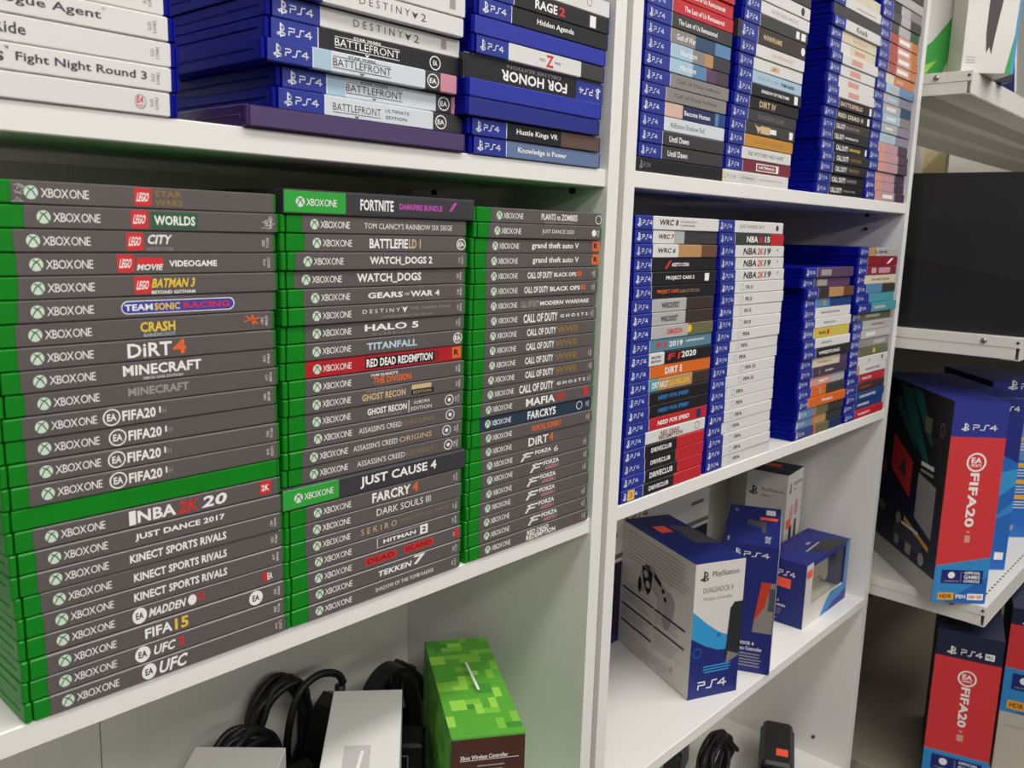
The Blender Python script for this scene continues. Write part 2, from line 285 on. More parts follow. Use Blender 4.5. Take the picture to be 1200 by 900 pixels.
  ('case',-353.12,1.57,61.61,12.32,16.39,'spn','white serif capitals with roman numeral',[('DARK SOULS III',80.07,135.05,0.0,5.42,'w','')],''),
  ('case',-353.4,1.46,49.29,12.32,16.64,'spn','dim spaced capitals',[('S E K I R O',65.69,100.55,0.0,4.68,'t',''),('SHADOWS DIE TWICE',103.14,156.34,0.62,2.71,'dt','')],'41T 00016'),
  ('case',-353.62,1.79,36.97,12.32,18.35,'spn','outlined white box of letters',[('#frame',81.65,132.48,0.0,7.39,'w',''),('HITMAN',87.5,120.6,0.0,3.2,'w','b'),('#rect',125.13,133.4,0.25,7.64,'w',''),('2',126.96,131.55,0.25,4.44,'k','b')],'10D 88189'),
  ('case',-352.5,1.62,24.65,12.32,16.96,'spn','two red bars',[('#rect',68.94,99.13,0.0,6.16,'r',''),('DEAD',70.57,97.4,0.0,4.19,'dr','b'),('#rect',107.0,137.96,0.25,6.16,'r',''),('ISLAND',108.77,136.08,0.25,4.19,'dr','b'),('#rect',162.07,167.03,0.62,7.39,'r','')],'22S 00460'),
  ('case',-353.15,1.47,12.32,12.32,18.06,'spn','slanted white letters and seven',[('TEKKEN',81.02,115.67,-0.25,4.44,'w','bi'),('7',116.57,130.28,1.23,7.39,'w','bi')],'02D 71134'),
  ('case',-353.84,0.9,0.0,12.32,18.18,'spn','tiny white line of capitals',[('SHADOW OF THE TOMB RAIDER',79.61,140.04,0.0,3.2,'w','')],'07J 02271'),
 ],
 'G3': [
  ('case',-174.54,3.26,286.54,12.46,21.08,'spn','white fringed letters and ring',[('PLANTS vs ZOMBIES',83.89,134.24,0.5,5.48,'w','b'),('GARDEN WARFARE',88.48,129.24,-4.24,1.5,'g',''),('#ring',159.99,171.98,0.0,8.22,'w','')],''),
  ('case',-174.32,1.73,274.08,12.46,17.19,'spn','thin dim white letters',[('JUST DANCE 2020',83.69,127.91,0.0,4.24,'w',''),('#disc',154.74,161.33,0.0,6.23,'w','')],'22S 00460'),
  ('case',-175.36,3.34,261.63,12.46,17.96,'spn','rounded white letters and orange tag',[('grand theft auto V',73.66,139.43,0.0,6.48,'w','b'),('#rect',160.18,170.85,0.62,8.97,'o',''),('R',162.17,168.84,0.62,4.98,'k','b')],''),
  ('case',-175.2,3.35,249.17,12.46,16.95,'spn','rounded white letters and orange tag',[('grand theft auto V',75.28,140.15,0.0,6.48,'w','b'),('#rect',160.97,171.68,0.62,8.97,'o',''),('R',162.97,169.66,0.62,4.98,'k','b')],'07J 02271'),
  ('case',-174.86,2.77,236.71,12.46,16.14,'spn','white letters with red strokes',[('CALL OF DUTY',68.15,101.64,0.0,5.73,'w','b'),('BLACK OPS',104.03,136.11,0.0,3.74,'w','b'),('III',137.38,143.79,0.37,4.49,'o','b')],'22B 13946'),
  ('case',-175.56,2.83,224.25,12.46,17.24,'spn','wide white letters with red strokes',[('CALL OF DUTY',65.07,97.2,0.0,5.73,'w','b'),('BLACK OPS',99.57,142.87,0.0,4.24,'w','b'),('II',144.8,150.65,0.37,4.49,'o','b')],'12B 09461'),
  ('case',-175.57,3.3,211.79,12.46,18.17,'spn','dim then bright wide letters',[('CALL OF DUTY',61.76,86.72,0.0,5.73,'g','b'),('MODERN WARFARE',87.89,158.76,0.0,3.74,'w','b')],''),
  ('case',-175.01,3.42,199.33,12.46,18.27,'spn','large white letters and spaced capitals',[('CALL OF DUTY',65.27,112.06,0.0,7.72,'w','b'),('G H O S T S',115.74,156.62,0.0,2.99,'w','b')],'12A 54574'),
  ('case',-175.81,3.41,186.88,12.46,18.48,'spn','white letters then gold letters',[('CALL OF DUTY',71.17,111.16,0.0,6.23,'w','b'),('WWII',112.38,142.58,0.0,6.23,'gold','b')],''),
  ('case',-175.66,2.87,174.42,12.46,17.69,'spn','white letters then gold letters',[('CALL OF DUTY',69.89,108.66,0.0,6.23,'w','b'),('WWII',109.88,141.31,0.0,6.23,'gold','b')],''),
  ('case',-175.44,3.13,161.96,12.46,17.65,'spn','white letters then gold letters',[('CALL OF DUTY',69.43,108.27,0.0,6.23,'w','b'),('WWII',110.72,142.27,0.0,6.23,'gold','b')],'10D 88189'),
  ('case',-175.2,2.81,149.5,12.46,16.18,'spn','white letters then gold letters',[('CALL OF DUTY',69.44,108.39,0.0,6.23,'w','b'),('WWII',110.84,141.18,0.0,6.23,'gold','b')],'22S 00460'),
  ('case',-175.13,3.3,137.04,12.46,16.33,'spn','large white letters and spaced capitals',[('CALL OF DUTY',62.59,109.65,0.0,7.47,'w','b'),('G H O S T S',114.59,157.12,0.0,2.99,'w','b')],'02D 71134'),
  ('case',-176.08,1.69,124.58,12.46,13.97,'spn','white letters and red numerals',[('MAFIA',71.39,111.84,0.0,6.98,'w','b'),('III',113.08,125.6,0.5,6.23,'r','b'),('#rect',154.19,160.89,0.62,7.47,'r','')],''),
  ('case',-175.52,3.08,112.12,12.46,14.24,'dkblu','white letters on dark blue-grey',[('FARCRY5',75.35,114.98,0.0,7.47,'w','b'),('#ring',145.71,155.0,0.0,7.97,'w','')],'22B 13946'),
  ('case',-175.42,2.31,99.67,12.46,14.79,'spn','orange narrow letters',[('MORTAL KOMBAT',80.81,122.22,0.0,5.48,'o','b')],'12B 09461'),
  ('case',-175.91,3.36,87.21,12.46,16.78,'spn','bold white letters and orange numeral',[('DiRT',78.46,106.03,0.0,7.72,'w','b'),('4',107.26,113.46,0.5,7.97,'o','b')],''),
  ('case',-176.51,3.24,74.75,12.46,19.23,'spn','white flag and number six',[('#flag',69.09,86.62,-0.5,7.72,'w',''),('FORZA',89.0,112.15,1.25,3.74,'w','b'),('MOTORSPORT',90.2,112.15,-2.49,1.5,'g',''),('6',115.9,122.2,0.5,5.48,'w','')],'12A 54574'),
  ('case',-176.52,1.98,62.29,12.46,18.36,'spn','white flag and pink letters',[('#flag',81.08,99.06,0.0,8.22,'w',''),('FORZA',100.28,122.7,1.99,4.24,'w','b'),('HORIZON 3',102.72,122.7,-2.99,3.49,'pk','bi')],'021 97469'),
  ('case',-176.81,2.5,49.83,12.46,18.56,'spn','white flag and pink letters',[('#flag',77.89,95.78,0.0,8.22,'w',''),('FORZA',96.99,119.31,1.99,4.24,'w','b'),('HORIZON 3',99.43,119.31,-2.99,3.49,'pk','bi')],'41T 00016'),
  ('case',-175.87,2.0,37.38,12.46,15.95,'spn','white flag and pink letters',[('#flag',75.81,93.71,0.0,8.22,'w',''),('FORZA',94.92,117.25,1.99,4.24,'w','b'),('HORIZON 3',97.36,117.25,-2.99,3.49,'pk','bi')],''),
  ('case',-176.98,2.32,24.92,12.46,16.55,'spn','white flag and pink letters',[('#flag',76.73,94.65,0.0,8.22,'w',''),('FORZA',95.87,118.23,1.99,4.24,'w','b'),('HORIZON 3',98.31,118.23,-2.99,3.49,'pk','bi')],'22S 00460'),
  ('case',-176.54,2.48,12.46,12.46,16.67,'spn','white flag and pink letters',[('#flag',80.62,98.73,0.0,8.22,'w',''),('FORZA',99.96,122.55,1.99,4.24,'w','b'),('HORIZON 3',102.42,122.55,-2.99,3.49,'pk','bi')],'02D 71134'),
  ('case',-176.27,1.56,0.0,12.46,17.14,'spn','two lines of white letters',[('RED DEAD',78.73,109.23,2.24,4.24,'w','b'),('REDEMPTION',77.54,119.35,-2.49,4.73,'w','b'),('#ring',146.82,154.91,0.62,6.23,'dr','')],'07J 02271'),
 ],
 'P1': [
  ('blue',45.84,1.61,283.0,14.0,171,1,[(36.31,168.5,'wp')],'white spine,black slanted letters',[('WRC 8',47.33,85.0,0.84,5.88,'k','bi'),('FIA WORLD RALLY',88.38,121.49,2.24,1.96,'k',''),('CHAMPIONSHIP',88.38,117.93,-1.68,1.96,'k','')]),
  ('blue',47.33,2.22,268.85,14.0,171,1,[(37.23,77.75,'wp'),(77.75,98.18,'ltg'),(98.18,168.5,'dkgr')],'white spine,grey photo end',[('WRC 7',46.72,77.75,0.56,5.04,'k','bi')]),
  ('blue',47.27,1.78,254.7,14.0,171,1,[(38.09,87.19,'wp'),(87.19,134.9,'tanp'),(134.9,168.5,'brn')],'white spine,tan desert end',[('WRC 6',46.0,82.1,0.56,5.04,'k','bi')]),
  ('blue',48.91,2.51,240.55,14.0,171,1,[(35.88,168.5,'blk')],'black spine,red slash before title',[('#slash',61.59,74.85,0.0,8.4,'r',''),('ASSETTO CORSA',74.85,111.06,0.0,3.92,'w','bi')]),
  ('blue',49.27,2.36,226.4,14.0,171,1,[(36.76,168.5,'blk')],'black spine,white title and tag',[('PROJECT CARS 2',64.2,121.17,0.0,5.04,'w','b'),('#rect',143.19,152.59,0.0,8.4,'w','')]),
  ('blue',50.02,1.96,212.25,14.0,171,1,[(36.87,168.5,'blk')],'black spine,orange title',[('PROJECT CARS',48.06,89.75,0.0,4.76,'o','b'),('GAME OF THE YEAR',91.48,134.35,0.0,3.64,'dt','b')]),
  ('blue',47.71,2.03,198.1,14.0,171,1,[(42.34,109.61,'ltg'),(109.61,168.5,'brd')],'pale spine,dark brown end',[('WRECKFEST',60.14,95.58,0.0,5.88,'k','b')]),
  ('blue',47.33,1.38,183.95,14.0,171,1,[(43.2,108.87,'ltg'),(108.87,168.5,'brd')],'pale spine,dark brown end',[('WRECKFEST',59.4,93.11,0.0,5.88,'k','b')]),
  ('blue',48.64,1.39,169.8,14.0,171,1,[(41.77,114.66,'ltg'),(114.66,168.5,'olv')],'pale spine,red title,yellow patch',[('CARMAGEDDON',71.27,102.22,0.0,6.16,'r','b'),('#disc',111.08,123.7,0.84,8.4,'y','')]),
  ('blue',49.49,2.12,155.65,14.0,171,1,[(40.28,168.5,'teal')],'teal spine,red and white title',[('F1',53.22,73.15,0.28,5.6,'r','bi'),('2019',78.23,106.04,0.28,6.16,'w','b'),('LEGENDS',113.18,151.98,1.4,2.24,'w','b')]),
  ('blue',49.09,1.99,141.5,14.0,171,1,[(40.32,69.86,'wp'),(69.86,168.5,'blk')],'white-ended black spine,red emblem',[('MASTER',45.15,63.18,2.24,2.8,'k','b'),('EDITION',45.15,63.18,-2.24,2.8,'k','b'),('F1',76.61,102.6,0.7,7.0,'r','bi'),('2020',104.37,135.2,1.4,7.0,'w','b')]),
  ('blue',50.33,2.47,127.35,14.0,171,1,[(42.88,168.5,'orn')],'bright orange spine,white title',[('DIRT 5',72.64,107.4,0.0,7.28,'w','b')]),
  ('blue',50.38,2.14,113.2,14.0,171,1,[(42.16,60.19,'tel2'),(60.19,130.35,'tanp'),(130.35,168.5,'brd')],'teal to tan spine,white title',[('DIRT RALLY',48.65,80.45,0.0,7.0,'w','b'),('2.0 DELUXE',82.17,124.82,0.0,6.44,'y','b')]),
  ('blue',49.27,1.53,99.05,14.0,171,1,[(43.78,168.5,'blk')],'black spine,blue title',[('NEED FOR SPEED',61.86,124.83,0.0,4.48,'bl','bi')]),
  ('blue',49.45,1.82,84.9,14.0,171,1,[(45.49,168.5,'blk')],'black spine,blue title',[('NEED FOR SPEED',63.64,126.89,0.0,4.48,'bl','bi')]),
  ('blue',49.96,2.35,70.75,14.0,171,1,[(47.22,168.5,'redp')],'red spine,slanted white title',[('NEED FOR SPEED',63.78,130.87,0.0,5.04,'w','bi'),('#rect',145.89,155.45,0.0,9.8,'dkb','')]),
  ('blue',47.74,2.03,56.6,14.0,171,1,[(43.88,168.5,'wp')],'white spine,brown title,dark disc',[('RED DEAD',73.79,112.32,2.24,4.48,'brt','b'),('REDEMPTION',70.39,119.57,-2.52,4.76,'brt','b'),('#ring',145.59,157.05,0.0,9.24,'brt','')]),
  ('blue',46.53,1.36,42.45,14.0,171,1,[(43.88,108.71,'blk'),(108.71,168.5,'redp')],'black spine,red right half',[('DRIVECLUB',57.0,98.04,0.0,5.32,'w','b')]),
  ('blue',47.79,2.44,28.3,14.0,171,1,[(45.65,107.26,'blk'),(107.26,168.5,'redp')],'black spine,red right half',[('DRIVECLUB',57.18,96.59,0.0,5.04,'w','b')]),
  ('blue',47.49,2.43,14.15,14.0,171,1,[(47.34,112.8,'blk'),(112.8,168.5,'redp')],'black spine,red right half',[('DRIVECLUB',57.25,103.8,0.0,6.44,'w','b')]),
  ('blue',45.84,1.46,0.0,14.0,171,1,[(45.68,107.32,'blk'),(107.32,168.5,'redp')],'black spine,red half,yellow sticker',[('DRIVECLUB',57.22,96.63,0.0,5.04,'w','b'),('#rect',16.94,29.55,0.0,11.2,'y',''),('3',20.07,26.37,0.0,7.0,'o','b')]),
 ],
 'P2': [
  ('blue',210.51,1.46,283.0,14.0,171,1,[(42.39,168.5,'wp')],'white spine,thin grey title',[('JUST DANCE 2019',54.7,117.48,0.0,4.76,'dg',''),('#disc',147.5,156.99,0.0,7.0,'dg','')]),
  ('blue',214.53,2.06,268.85,14.0,171,1,[(41.65,133.23,'dkgr'),(133.23,168.5,'redp')],'dark spine,red picture end',[('NBA',70.88,99.16,0.0,7.28,'w','b'),('2K',101.38,114.86,0.0,7.0,'r','b'),('15',117.13,130.91,0.0,7.0,'w','b')]),
  ('blue',218.08,1.85,254.7,14.0,171,1,[(40.89,168.5,'wp')],'white spine,black and red title',[('NBA',60.69,95.36,0.0,7.84,'k','bi'),('2K',96.02,113.34,0.0,7.84,'r','bi'),('19',114.02,132.94,0.0,7.84,'k','bi'),('#disc',148.29,153.08,1.68,2.8,'r','')]),
  ('blue',221.04,2.37,240.55,14.0,171,1,[(41.1,168.5,'wp')],'white spine,black and red title',[('NBA',61.0,95.84,0.0,7.84,'k','bi'),('2K',96.51,113.91,0.0,7.84,'r','bi'),('19',114.59,133.61,0.0,7.84,'k','bi'),('#disc',149.04,153.85,1.68,2.8,'r','')]),
  ('blue',222.9,1.75,226.4,14.0,171,1,[(40.23,168.5,'wp')],'white spine,black and red title',[('NBA',60.19,95.12,0.0,7.84,'k','bi'),('2K',95.79,113.24,0.0,7.84,'r','bi'),('19',113.93,133.0,0.0,7.84,'k','bi'),('#disc',148.47,153.29,1.68,2.8,'r','')]),
  ('blue',224.73,1.65,212.25,14.0,171,1,[(39.34,168.5,'wp')],'white spine,faint small grey title',[('#ring',54.03,62.56,0.0,8.4,'g',''),('FIFA 20',66.86,84.34,0.0,4.76,'dg','b')]),
  ('blue',226.35,1.98,198.1,14.0,171,1,[(38.43,168.5,'wp')],'white spine,faint small grey title',[('#ring',53.13,61.68,0.0,8.4,'g',''),('FIFA 20',65.99,83.49,0.0,4.76,'dg','b')]),
  ('blue',225.53,2.61,183.95,14.0,171,1,[(40.48,168.5,'wp')],'white spine,faint small grey title',[('#ring',55.22,63.78,0.0,8.4,'g',''),('FIFA 20',68.1,85.64,0.0,4.76,'dg','b')]),
  ('blue',223.52,1.47,169.8,14.0,171,1,[(41.47,168.5,'wp')],'white spine,faint small grey title',[('#ring',56.21,64.78,0.0,8.4,'g',''),('FIFA 20',69.1,86.64,0.0,4.76,'dg','b')]),
  ('blue',221.61,1.5,155.65,14.0,171,1,[(42.44,168.5,'wp')],'white spine,faint small grey title',[('#ring',57.17,65.73,0.0,8.4,'g',''),('FIFA',70.05,87.58,0.0,4.76,'dg','b')]),
  ('blue',220.82,2.16,141.5,14.0,171,1,[(42.41,168.5,'wp')],'white spine,faint small grey title',[('#ring',57.13,65.68,0.0,8.4,'g',''),('FIFA',70.0,87.51,0.0,4.76,'dg','b')]),
  ('blue',223.38,2.5,127.35,14.0,171,1,[(38.43,168.5,'wp')],'white spine,faint small grey title',[('#ring',53.13,61.67,0.0,8.4,'g',''),('FIFA',65.98,83.47,0.0,4.76,'dg','b')]),
  ('blue',218.58,2.02,113.2,14.0,171,1,[(42.36,168.5,'wp')],'white spine,faint small grey title',[('#ring',72.07,85.18,0.0,8.4,'g',''),('FIFA 20',87.39,114.43,0.0,4.76,'dg','b')]),
  ('blue',218.36,1.91,99.05,14.0,171,1,[(40.31,168.5,'wp')],'white spine,faint small grey title',[('#ring',69.95,83.04,0.0,8.4,'g',''),('FIFA 20',85.24,112.22,0.0,4.76,'dg','b')]),
  ('blue',219.29,2.47,84.9,14.0,171,1,[(41.43,168.5,'wp')],'white spine,faint small grey title',[('#ring',56.15,64.7,0.0,8.4,'g',''),('FIFA',69.01,86.52,0.0,4.76,'dg','b')]),
  ('blue',221.01,2.36,70.75,14.0,171,1,[(40.54,168.5,'wp')],'white spine,faint small grey title',[('#ring',55.29,63.85,0.0,8.4,'g',''),('FIFA',68.17,85.72,0.0,4.76,'dg','b')]),
  ('blue',217.37,1.44,56.6,14.0,171,1,[(42.47,168.5,'wp')],'white spine,faint small grey title',[('#ring',57.2,65.76,0.0,8.4,'g',''),('FIFA',70.08,87.61,0.0,4.76,'dg','b')]),
  ('blue',217.18,2.5,42.45,14.0,171,1,[(40.39,168.5,'wp')],'white spine,faint small grey title',[('#ring',55.08,63.61,0.0,8.4,'g',''),('FIFA',67.92,85.39,0.0,4.76,'dg','b')]),
  ('blue',219.49,1.6,28.3,14.0,171,1,[(42.68,168.5,'wp')],'white spine,faint small grey title',[('#ring',57.49,66.09,0.0,8.4,'g',''),('FIFA',70.43,88.04,0.0,4.76,'dg','b')]),
  ('blue',219.64,1.74,14.15,14.0,171,1,[(42.73,168.5,'wp')],'white spine,faint small grey title',[('#ring',57.55,66.16,0.0,8.4,'g',''),('FIFA',70.5,88.14,0.0,4.76,'dg','b')]),
  ('blue',220.75,2.44,0.0,14.0,171,1,[(43.87,168.5,'wp')],'white spine,faint small grey title',[('#ring',58.75,67.39,0.0,8.4,'g',''),('FIFA',71.75,89.44,0.0,4.76,'dg','b')]),
 ],
 'P3': [
  ('blue',450.0,0.45,226.4,14.0,171,1,[(42.0,168.0,'prp')],'purple spine,pale title box',[('#rect',55.0,90.0,0.0,8.4,'g','')]),
  ('blue',448.0,2.89,212.25,14.0,171,1,[(42.0,168.0,'prp')],'purple spine,pale title box',[('#rect',52.0,86.0,0.0,8.4,'g','')]),
  ('blue',462.0,1.12,198.1,14.0,171,1,[(42.0,78.0,'brd'),(78.0,130.0,'tanp'),(130.0,168.0,'brn')],'brown gold patterned spine',[]),
  ('blue',462.0,4.04,183.95,14.0,171,1,[(42.0,90.0,'sky'),(90.0,168.0,'dbl')],'mottled blue spine',[('#disc',66.0,78.0,0.0,8.4,'tanp','')]),
  ('blue',462.0,3.42,169.8,14.0,171,1,[(42.0,168.5,'wp')],'white spine,small red title',[('SINGSTAR',62.0,130.0,0.0,2.8,'dr','b')]),
  ('blue',463.0,1.85,155.65,14.0,171,1,[(40.0,168.5,'wp')],'white spine,small grey title',[('SINGLES',70.0,110.0,0.0,2.8,'dg','b')]),
  ('blue',461.0,2.14,141.5,14.0,171,1,[(40.0,168.5,'yel')],'bright yellow spine',[('#disc',85.0,97.0,0.0,8.4,'r',''),('RUN',60.0,82.0,0.0,4.2,'k','b')]),
  ('blue',462.0,-0.46,127.35,14.0,171,1,[(42.0,168.5,'wp')],'white spine,plain',[('SPORTS',64.0,100.0,0.0,2.8,'dg','b')]),
  ('blue',463.0,-0.42,113.2,14.0,171,1,[(46.0,168.5,'blk')],'black spine,white title',[('WRESTLING',56.0,130.0,0.0,4.76,'w','b')]),
  ('blue',463.0,2.49,99.05,14.0,171,1,[(44.0,140.0,'cream'),(140.0,168.5,'prp')],'cream spine,purple end',[('FARMING',62.0,110.0,0.0,3.08,'dt','b')]),
  ('blue',464.0,1.94,84.9,14.0,171,1,[(46.0,168.5,'dkp')],'dark purple spine',[('#disc',60.0,80.0,0.0,7.0,'olv',''),('STORY',90.0,120.0,0.0,2.8,'w','b')]),
  ('blue',464.0,3.9,70.75,14.0,171,1,[(46.0,120.0,'salm'),(120.0,168.5,'ltg')],'salmon and white spine',[('PARTY',76.0,110.0,0.0,4.76,'w','b')]),
  ('blue',464.0,2.56,56.6,14.0,171,1,[(48.0,100.0,'orn'),(100.0,168.5,'dkgr')],'orange spine,dark end',[('#disc',70.0,90.0,0.0,9.8,'tanp','')]),
  ('blue',464.0,0.12,42.45,14.0,171,1,[(34.0,168.5,'orn')],'orange spine',[('TRIALS',80.0,120.0,0.0,3.92,'w','b')]),
  ('blue',465.0,1.29,28.3,14.0,171,1,[(10.0,62.0,'sky'),(62.0,68.0,'orn'),(68.0,110.0,'olv'),(110.0,168.5,'dkgr')],'blue,orange and grey spine',[]),
  ('blue',465.0,3.39,14.15,14.0,171,1,[(10.0,62.0,'sky'),(62.0,68.0,'orn'),(68.0,110.0,'tanp'),(110.0,168.5,'dkgr')],'blue,orange and grey spine',[]),
  ('blue',465.0,2.12,0.0,14.0,171,1,[(10.0,66.0,'dbl'),(66.0,72.0,'orn'),(72.0,120.0,'olv'),(120.0,168.5,'dkb')],'blue,orange and dark spine',[]),
 ],
 'P4': [
  ('blue',636.22,0.92,254.7,14.0,171,1,[(40.0,70.0,'tanp'),(70.0,168.5,'ltg')],'cream spine,grey title',[('LIFE',66.0,120.0,0.0,4.2,'dg','b')]),
  ('blue',637.45,2.11,240.55,14.0,171,1,[(40.0,168.5,'drd')],'dark red spine,pale streak',[('#slash',120.0,150.0,0.0,8.4,'w','')]),
  ('blue',636.56,1.69,226.4,14.0,171,1,[(40.0,168.5,'mar')],'maroon spine,pink boxes',[('#rect',60.0,80.0,0.0,8.4,'salm',''),('#rect',90.0,140.0,0.0,8.4,'pk','')]),
  ('blue',638.02,2.75,212.25,14.0,171,1,[(36.0,168.5,'cream')],'cream spine,small red title',[('NI NO KUNI',66.0,140.0,0.0,3.64,'brt','b')]),
  ('blue',637.71,1.51,198.1,14.0,171,1,[(44.0,110.0,'sky'),(110.0,168.5,'dkgr')],'sky blue spine,dark end',[]),
  ('blue',636.93,1.31,183.95,14.0,171,1,[(60.0,168.5,'tel2')],'teal spine',[('#rect',70.0,100.0,0.0,4.2,'sky','')]),
  ('blue',637.07,-4.0,169.8,14.0,171,1,[(60.0,168.5,'tel2')],'teal spine protruding',[('#rect',70.0,120.0,0.0,4.2,'ltg','')]),
  ('blue',635.77,3.21,155.65,14.0,171,1,[(30.0,168.5,'olv')],'olive grey spine',[('#rect',60.0,120.0,0.0,4.2,'ltg','')]),
  ('blue',635.79,0.95,141.5,14.0,171,1,[(44.0,168.5,'ltg')],'pale spine,dark red title',[('NINJA',80.0,140.0,0.0,4.2,'dr','b')]),
  ('blue',637.25,1.0,127.35,14.0,171,1,[(40.0,168.5,'ltg')],'pale grey spine',[('#rect',60.0,100.0,0.0,5.6,'wp','')]),
  ('blue',636.97,2.31,113.2,14.0,171,1,[(40.0,168.5,'gry')],'mid grey spine',[('#rect',100.0,150.0,0.0,5.6,'ltg','')]),
  ('blue',637.95,3.0,99.05,14.0,171,1,[(40.0,168.5,'olv')],'dark olive spine',[('#disc',100.0,112.0,0.0,8.4,'y','')]),
  ('blue',637.28,2.03,84.9,14.0,171,1,[(40.0,168.5,'wp')],'white spine,grey marks',[('#disc',80.0,96.0,0.0,5.6,'g',''),('#disc',140.0,150.0,1.4,7.0,'dg','')]),
  ('blue',636.06,1.83,70.75,14.0,171,1,[(40.0,52.0,'tanp'),(52.0,168.5,'wp')],'white spine,tan edge',[('MONSTER',80.0,140.0,0.0,3.36,'dg','b')]),
  ('blue',636.64,2.93,56.6,14.0,171,1,[(56.0,168.5,'redp')],'bright red spine',[('YAKUZA',66.0,110.0,0.0,3.64,'w','b')]),
  ('blue',637.7,2.72,42.45,14.0,171,1,[(48.0,168.5,'brd')],'dark brown spine',[('#rect',60.0,110.0,0.0,4.2,'brt','')]),
  ('blue',637.06,0.87,28.3,14.0,171,1,[(46.0,168.5,'dbl')],'deep blue spine,white title',[('UNCHARTED',60.0,130.0,0.0,4.48,'w','b')]),
  ('blue',635.73,2.99,14.15,14.0,171,1,[(46.0,168.5,'dbl')],'deep blue spine,short title',[('SINGING',60.0,110.0,0.0,3.64,'w','b')]),
  ('blue',637.88,1.21,0.0,14.0,171,1,[(46.0,168.5,'redp')],'red spine,white title',[('BURNOUT',60.0,110.0,0.0,3.64,'w','b')]),
 ],
 'U1': [
  ('blackslim',45.36,1.46,0.0,14.0,171,0,[(0.0,168.5,'blk')],'black slim case',[('#ps',6.59,12.51,0.0,8.4,'g',''),('#ps4',14.0,26.05,0.0,4.48,'g','')]),
  ('blue',46.0,2.31,14.15,14.0,171,1,[(45.35,168.5,'dkgr')],'dark grey spine,white title',[('Until Dawn',56.45,94.42,0.0,5.88,'w','b')]),
  ('blue',45.9,1.69,28.3,14.0,171,1,[(44.5,168.5,'dkgr')],'dark grey spine,white title',[('Until Dawn',57.16,95.13,0.0,5.88,'w','b')]),
  ('blue',46.77,2.71,42.45,14.0,171,1,[(46.82,168.5,'wpb')],'white spine,thin dark title',[('Killzone Shadow Fall',59.53,125.58,0.0,5.04,'dg','')]),
  ('blue',47.26,2.5,56.6,14.0,171,1,[(46.0,79.89,'peach'),(79.89,146.39,'dkb'),(146.39,153.81,'sky'),(153.81,168.5,'dbl')],'pink and navy spine',[('Become Human',83.22,135.41,0.0,5.04,'w','b')]),
  ('blue',45.79,1.95,70.75,14.0,171,1,[(46.6,168.5,'gry')],'warm grey spine,faint title',[('Call of Duty Infinite',62.46,148.57,0.0,4.76,'dg','')]),
  ('blue',48.9,2.05,84.9,14.0,171,1,[(49.93,168.5,'gry')],'warm grey spine,faint title',[('Call of Duty Infinite',62.7,149.2,0.0,4.76,'dg','')]),
  ('blue',46.14,1.14,99.05,14.0,171,1,[(49.62,93.59,'icy'),(93.59,121.22,'sky'),(121.22,142.78,'prp'),(142.78,168.5,'dkp')],'icy blue to purple spine',[('Horizon',68.77,100.38,0.0,5.6,'w','b')]),
  ('blue',47.64,1.15,113.2,14.0,171,1,[(48.11,90.32,'icy'),(90.32,114.33,'gry'),(114.33,132.07,'tanp'),(132.07,168.5,'dkgr')],'icy blue to dark spine',[('Horizon',67.22,98.79,0.0,5.6,'w','b')]),
  ('blue',47.76,2.17,127.35,14.0,171,1,[(48.01,95.19,'gry'),(95.19,135.4,'dbl2'),(135.4,168.5,'sky')],'grey to deep blue spine',[('God of War',59.06,95.19,0.0,5.88,'w','b')]),
  ('blue',47.5,1.98,141.5,14.0,171,1,[(47.91,168.5,'dkgr')],'charcoal spine,white title',[('The Last of Us Remastered',60.53,136.94,0.0,5.04,'w','b')]),
  ('blue',48.55,2.66,155.65,14.0,171,1,[(47.9,168.5,'redp')],'red spine,white title',[('The Last of Us Remastered',70.17,149.72,0.0,5.04,'w','b')]),
  ('blue',47.86,2.2,169.8,14.0,171,1,[(46.22,168.5,'redp')],'red spine,white title',[('The Last of Us Remastered',69.98,151.18,0.0,5.04,'w','b')]),
  ('blue',46.57,1.34,183.95,14.0,171,1,[(46.06,168.5,'redp')],'red spine partly cut off',[]),
 ],
 'U2': [
  ('whiteslim',212.94,1.98,0.0,14.0,171,0,[(0.0,168.5,'wp')],'white slim case',[('#ps',2.87,10.58,0.0,8.4,'y',''),('#ps4',12.53,34.28,0.0,5.04,'g',''),('#frame',42.36,82.13,0.0,7.0,'g',''),('HITMAN',46.44,77.84,0.0,3.08,'g','b'),('DEFINITIVE',92.99,152.24,0.0,1.68,'g','')]),
  ('blue',218.85,2.66,14.15,14.0,171,1,[(43.71,168.5,'mar')],'maroon spine,white box',[('#rect',77.37,135.73,0.0,8.68,'w',''),('#rect',79.52,128.74,0.0,6.44,'mar',''),('HITMAN',83.86,124.13,0.0,3.36,'w','b')]),
  ('blue',215.94,2.2,28.3,14.0,171,1,[(41.45,168.5,'wp')],'white spine,black title',[("THE WITCHER'S WILD HUNT",55.86,149.13,0.0,4.76,'dg','')]),
  ('blue',218.05,1.34,42.45,14.0,171,1,[(41.58,168.5,'gold2')],'golden orange spine',[('LOST CAUSE',70.79,142.52,0.0,3.92,'dt','')]),
  ('blue',219.59,1.75,56.6,14.0,171,1,[(40.61,168.5,'dkgr')],'dark spine,gold figure patch',[('#tri',63.45,82.71,0.0,9.8,'t',''),('#rect',78.39,102.53,0.0,8.4,'t',''),('#rect',102.53,118.33,0.0,5.6,'w',''),('#rect',153.42,163.07,0.0,8.4,'w','')]),
  ('blue',222.7,2.49,70.75,14.0,171,1,[(42.79,168.5,'dkgr')],'dark spine,dim grey title',[('KINGDOM COME',67.91,134.97,0.0,5.6,'dg2','b')]),
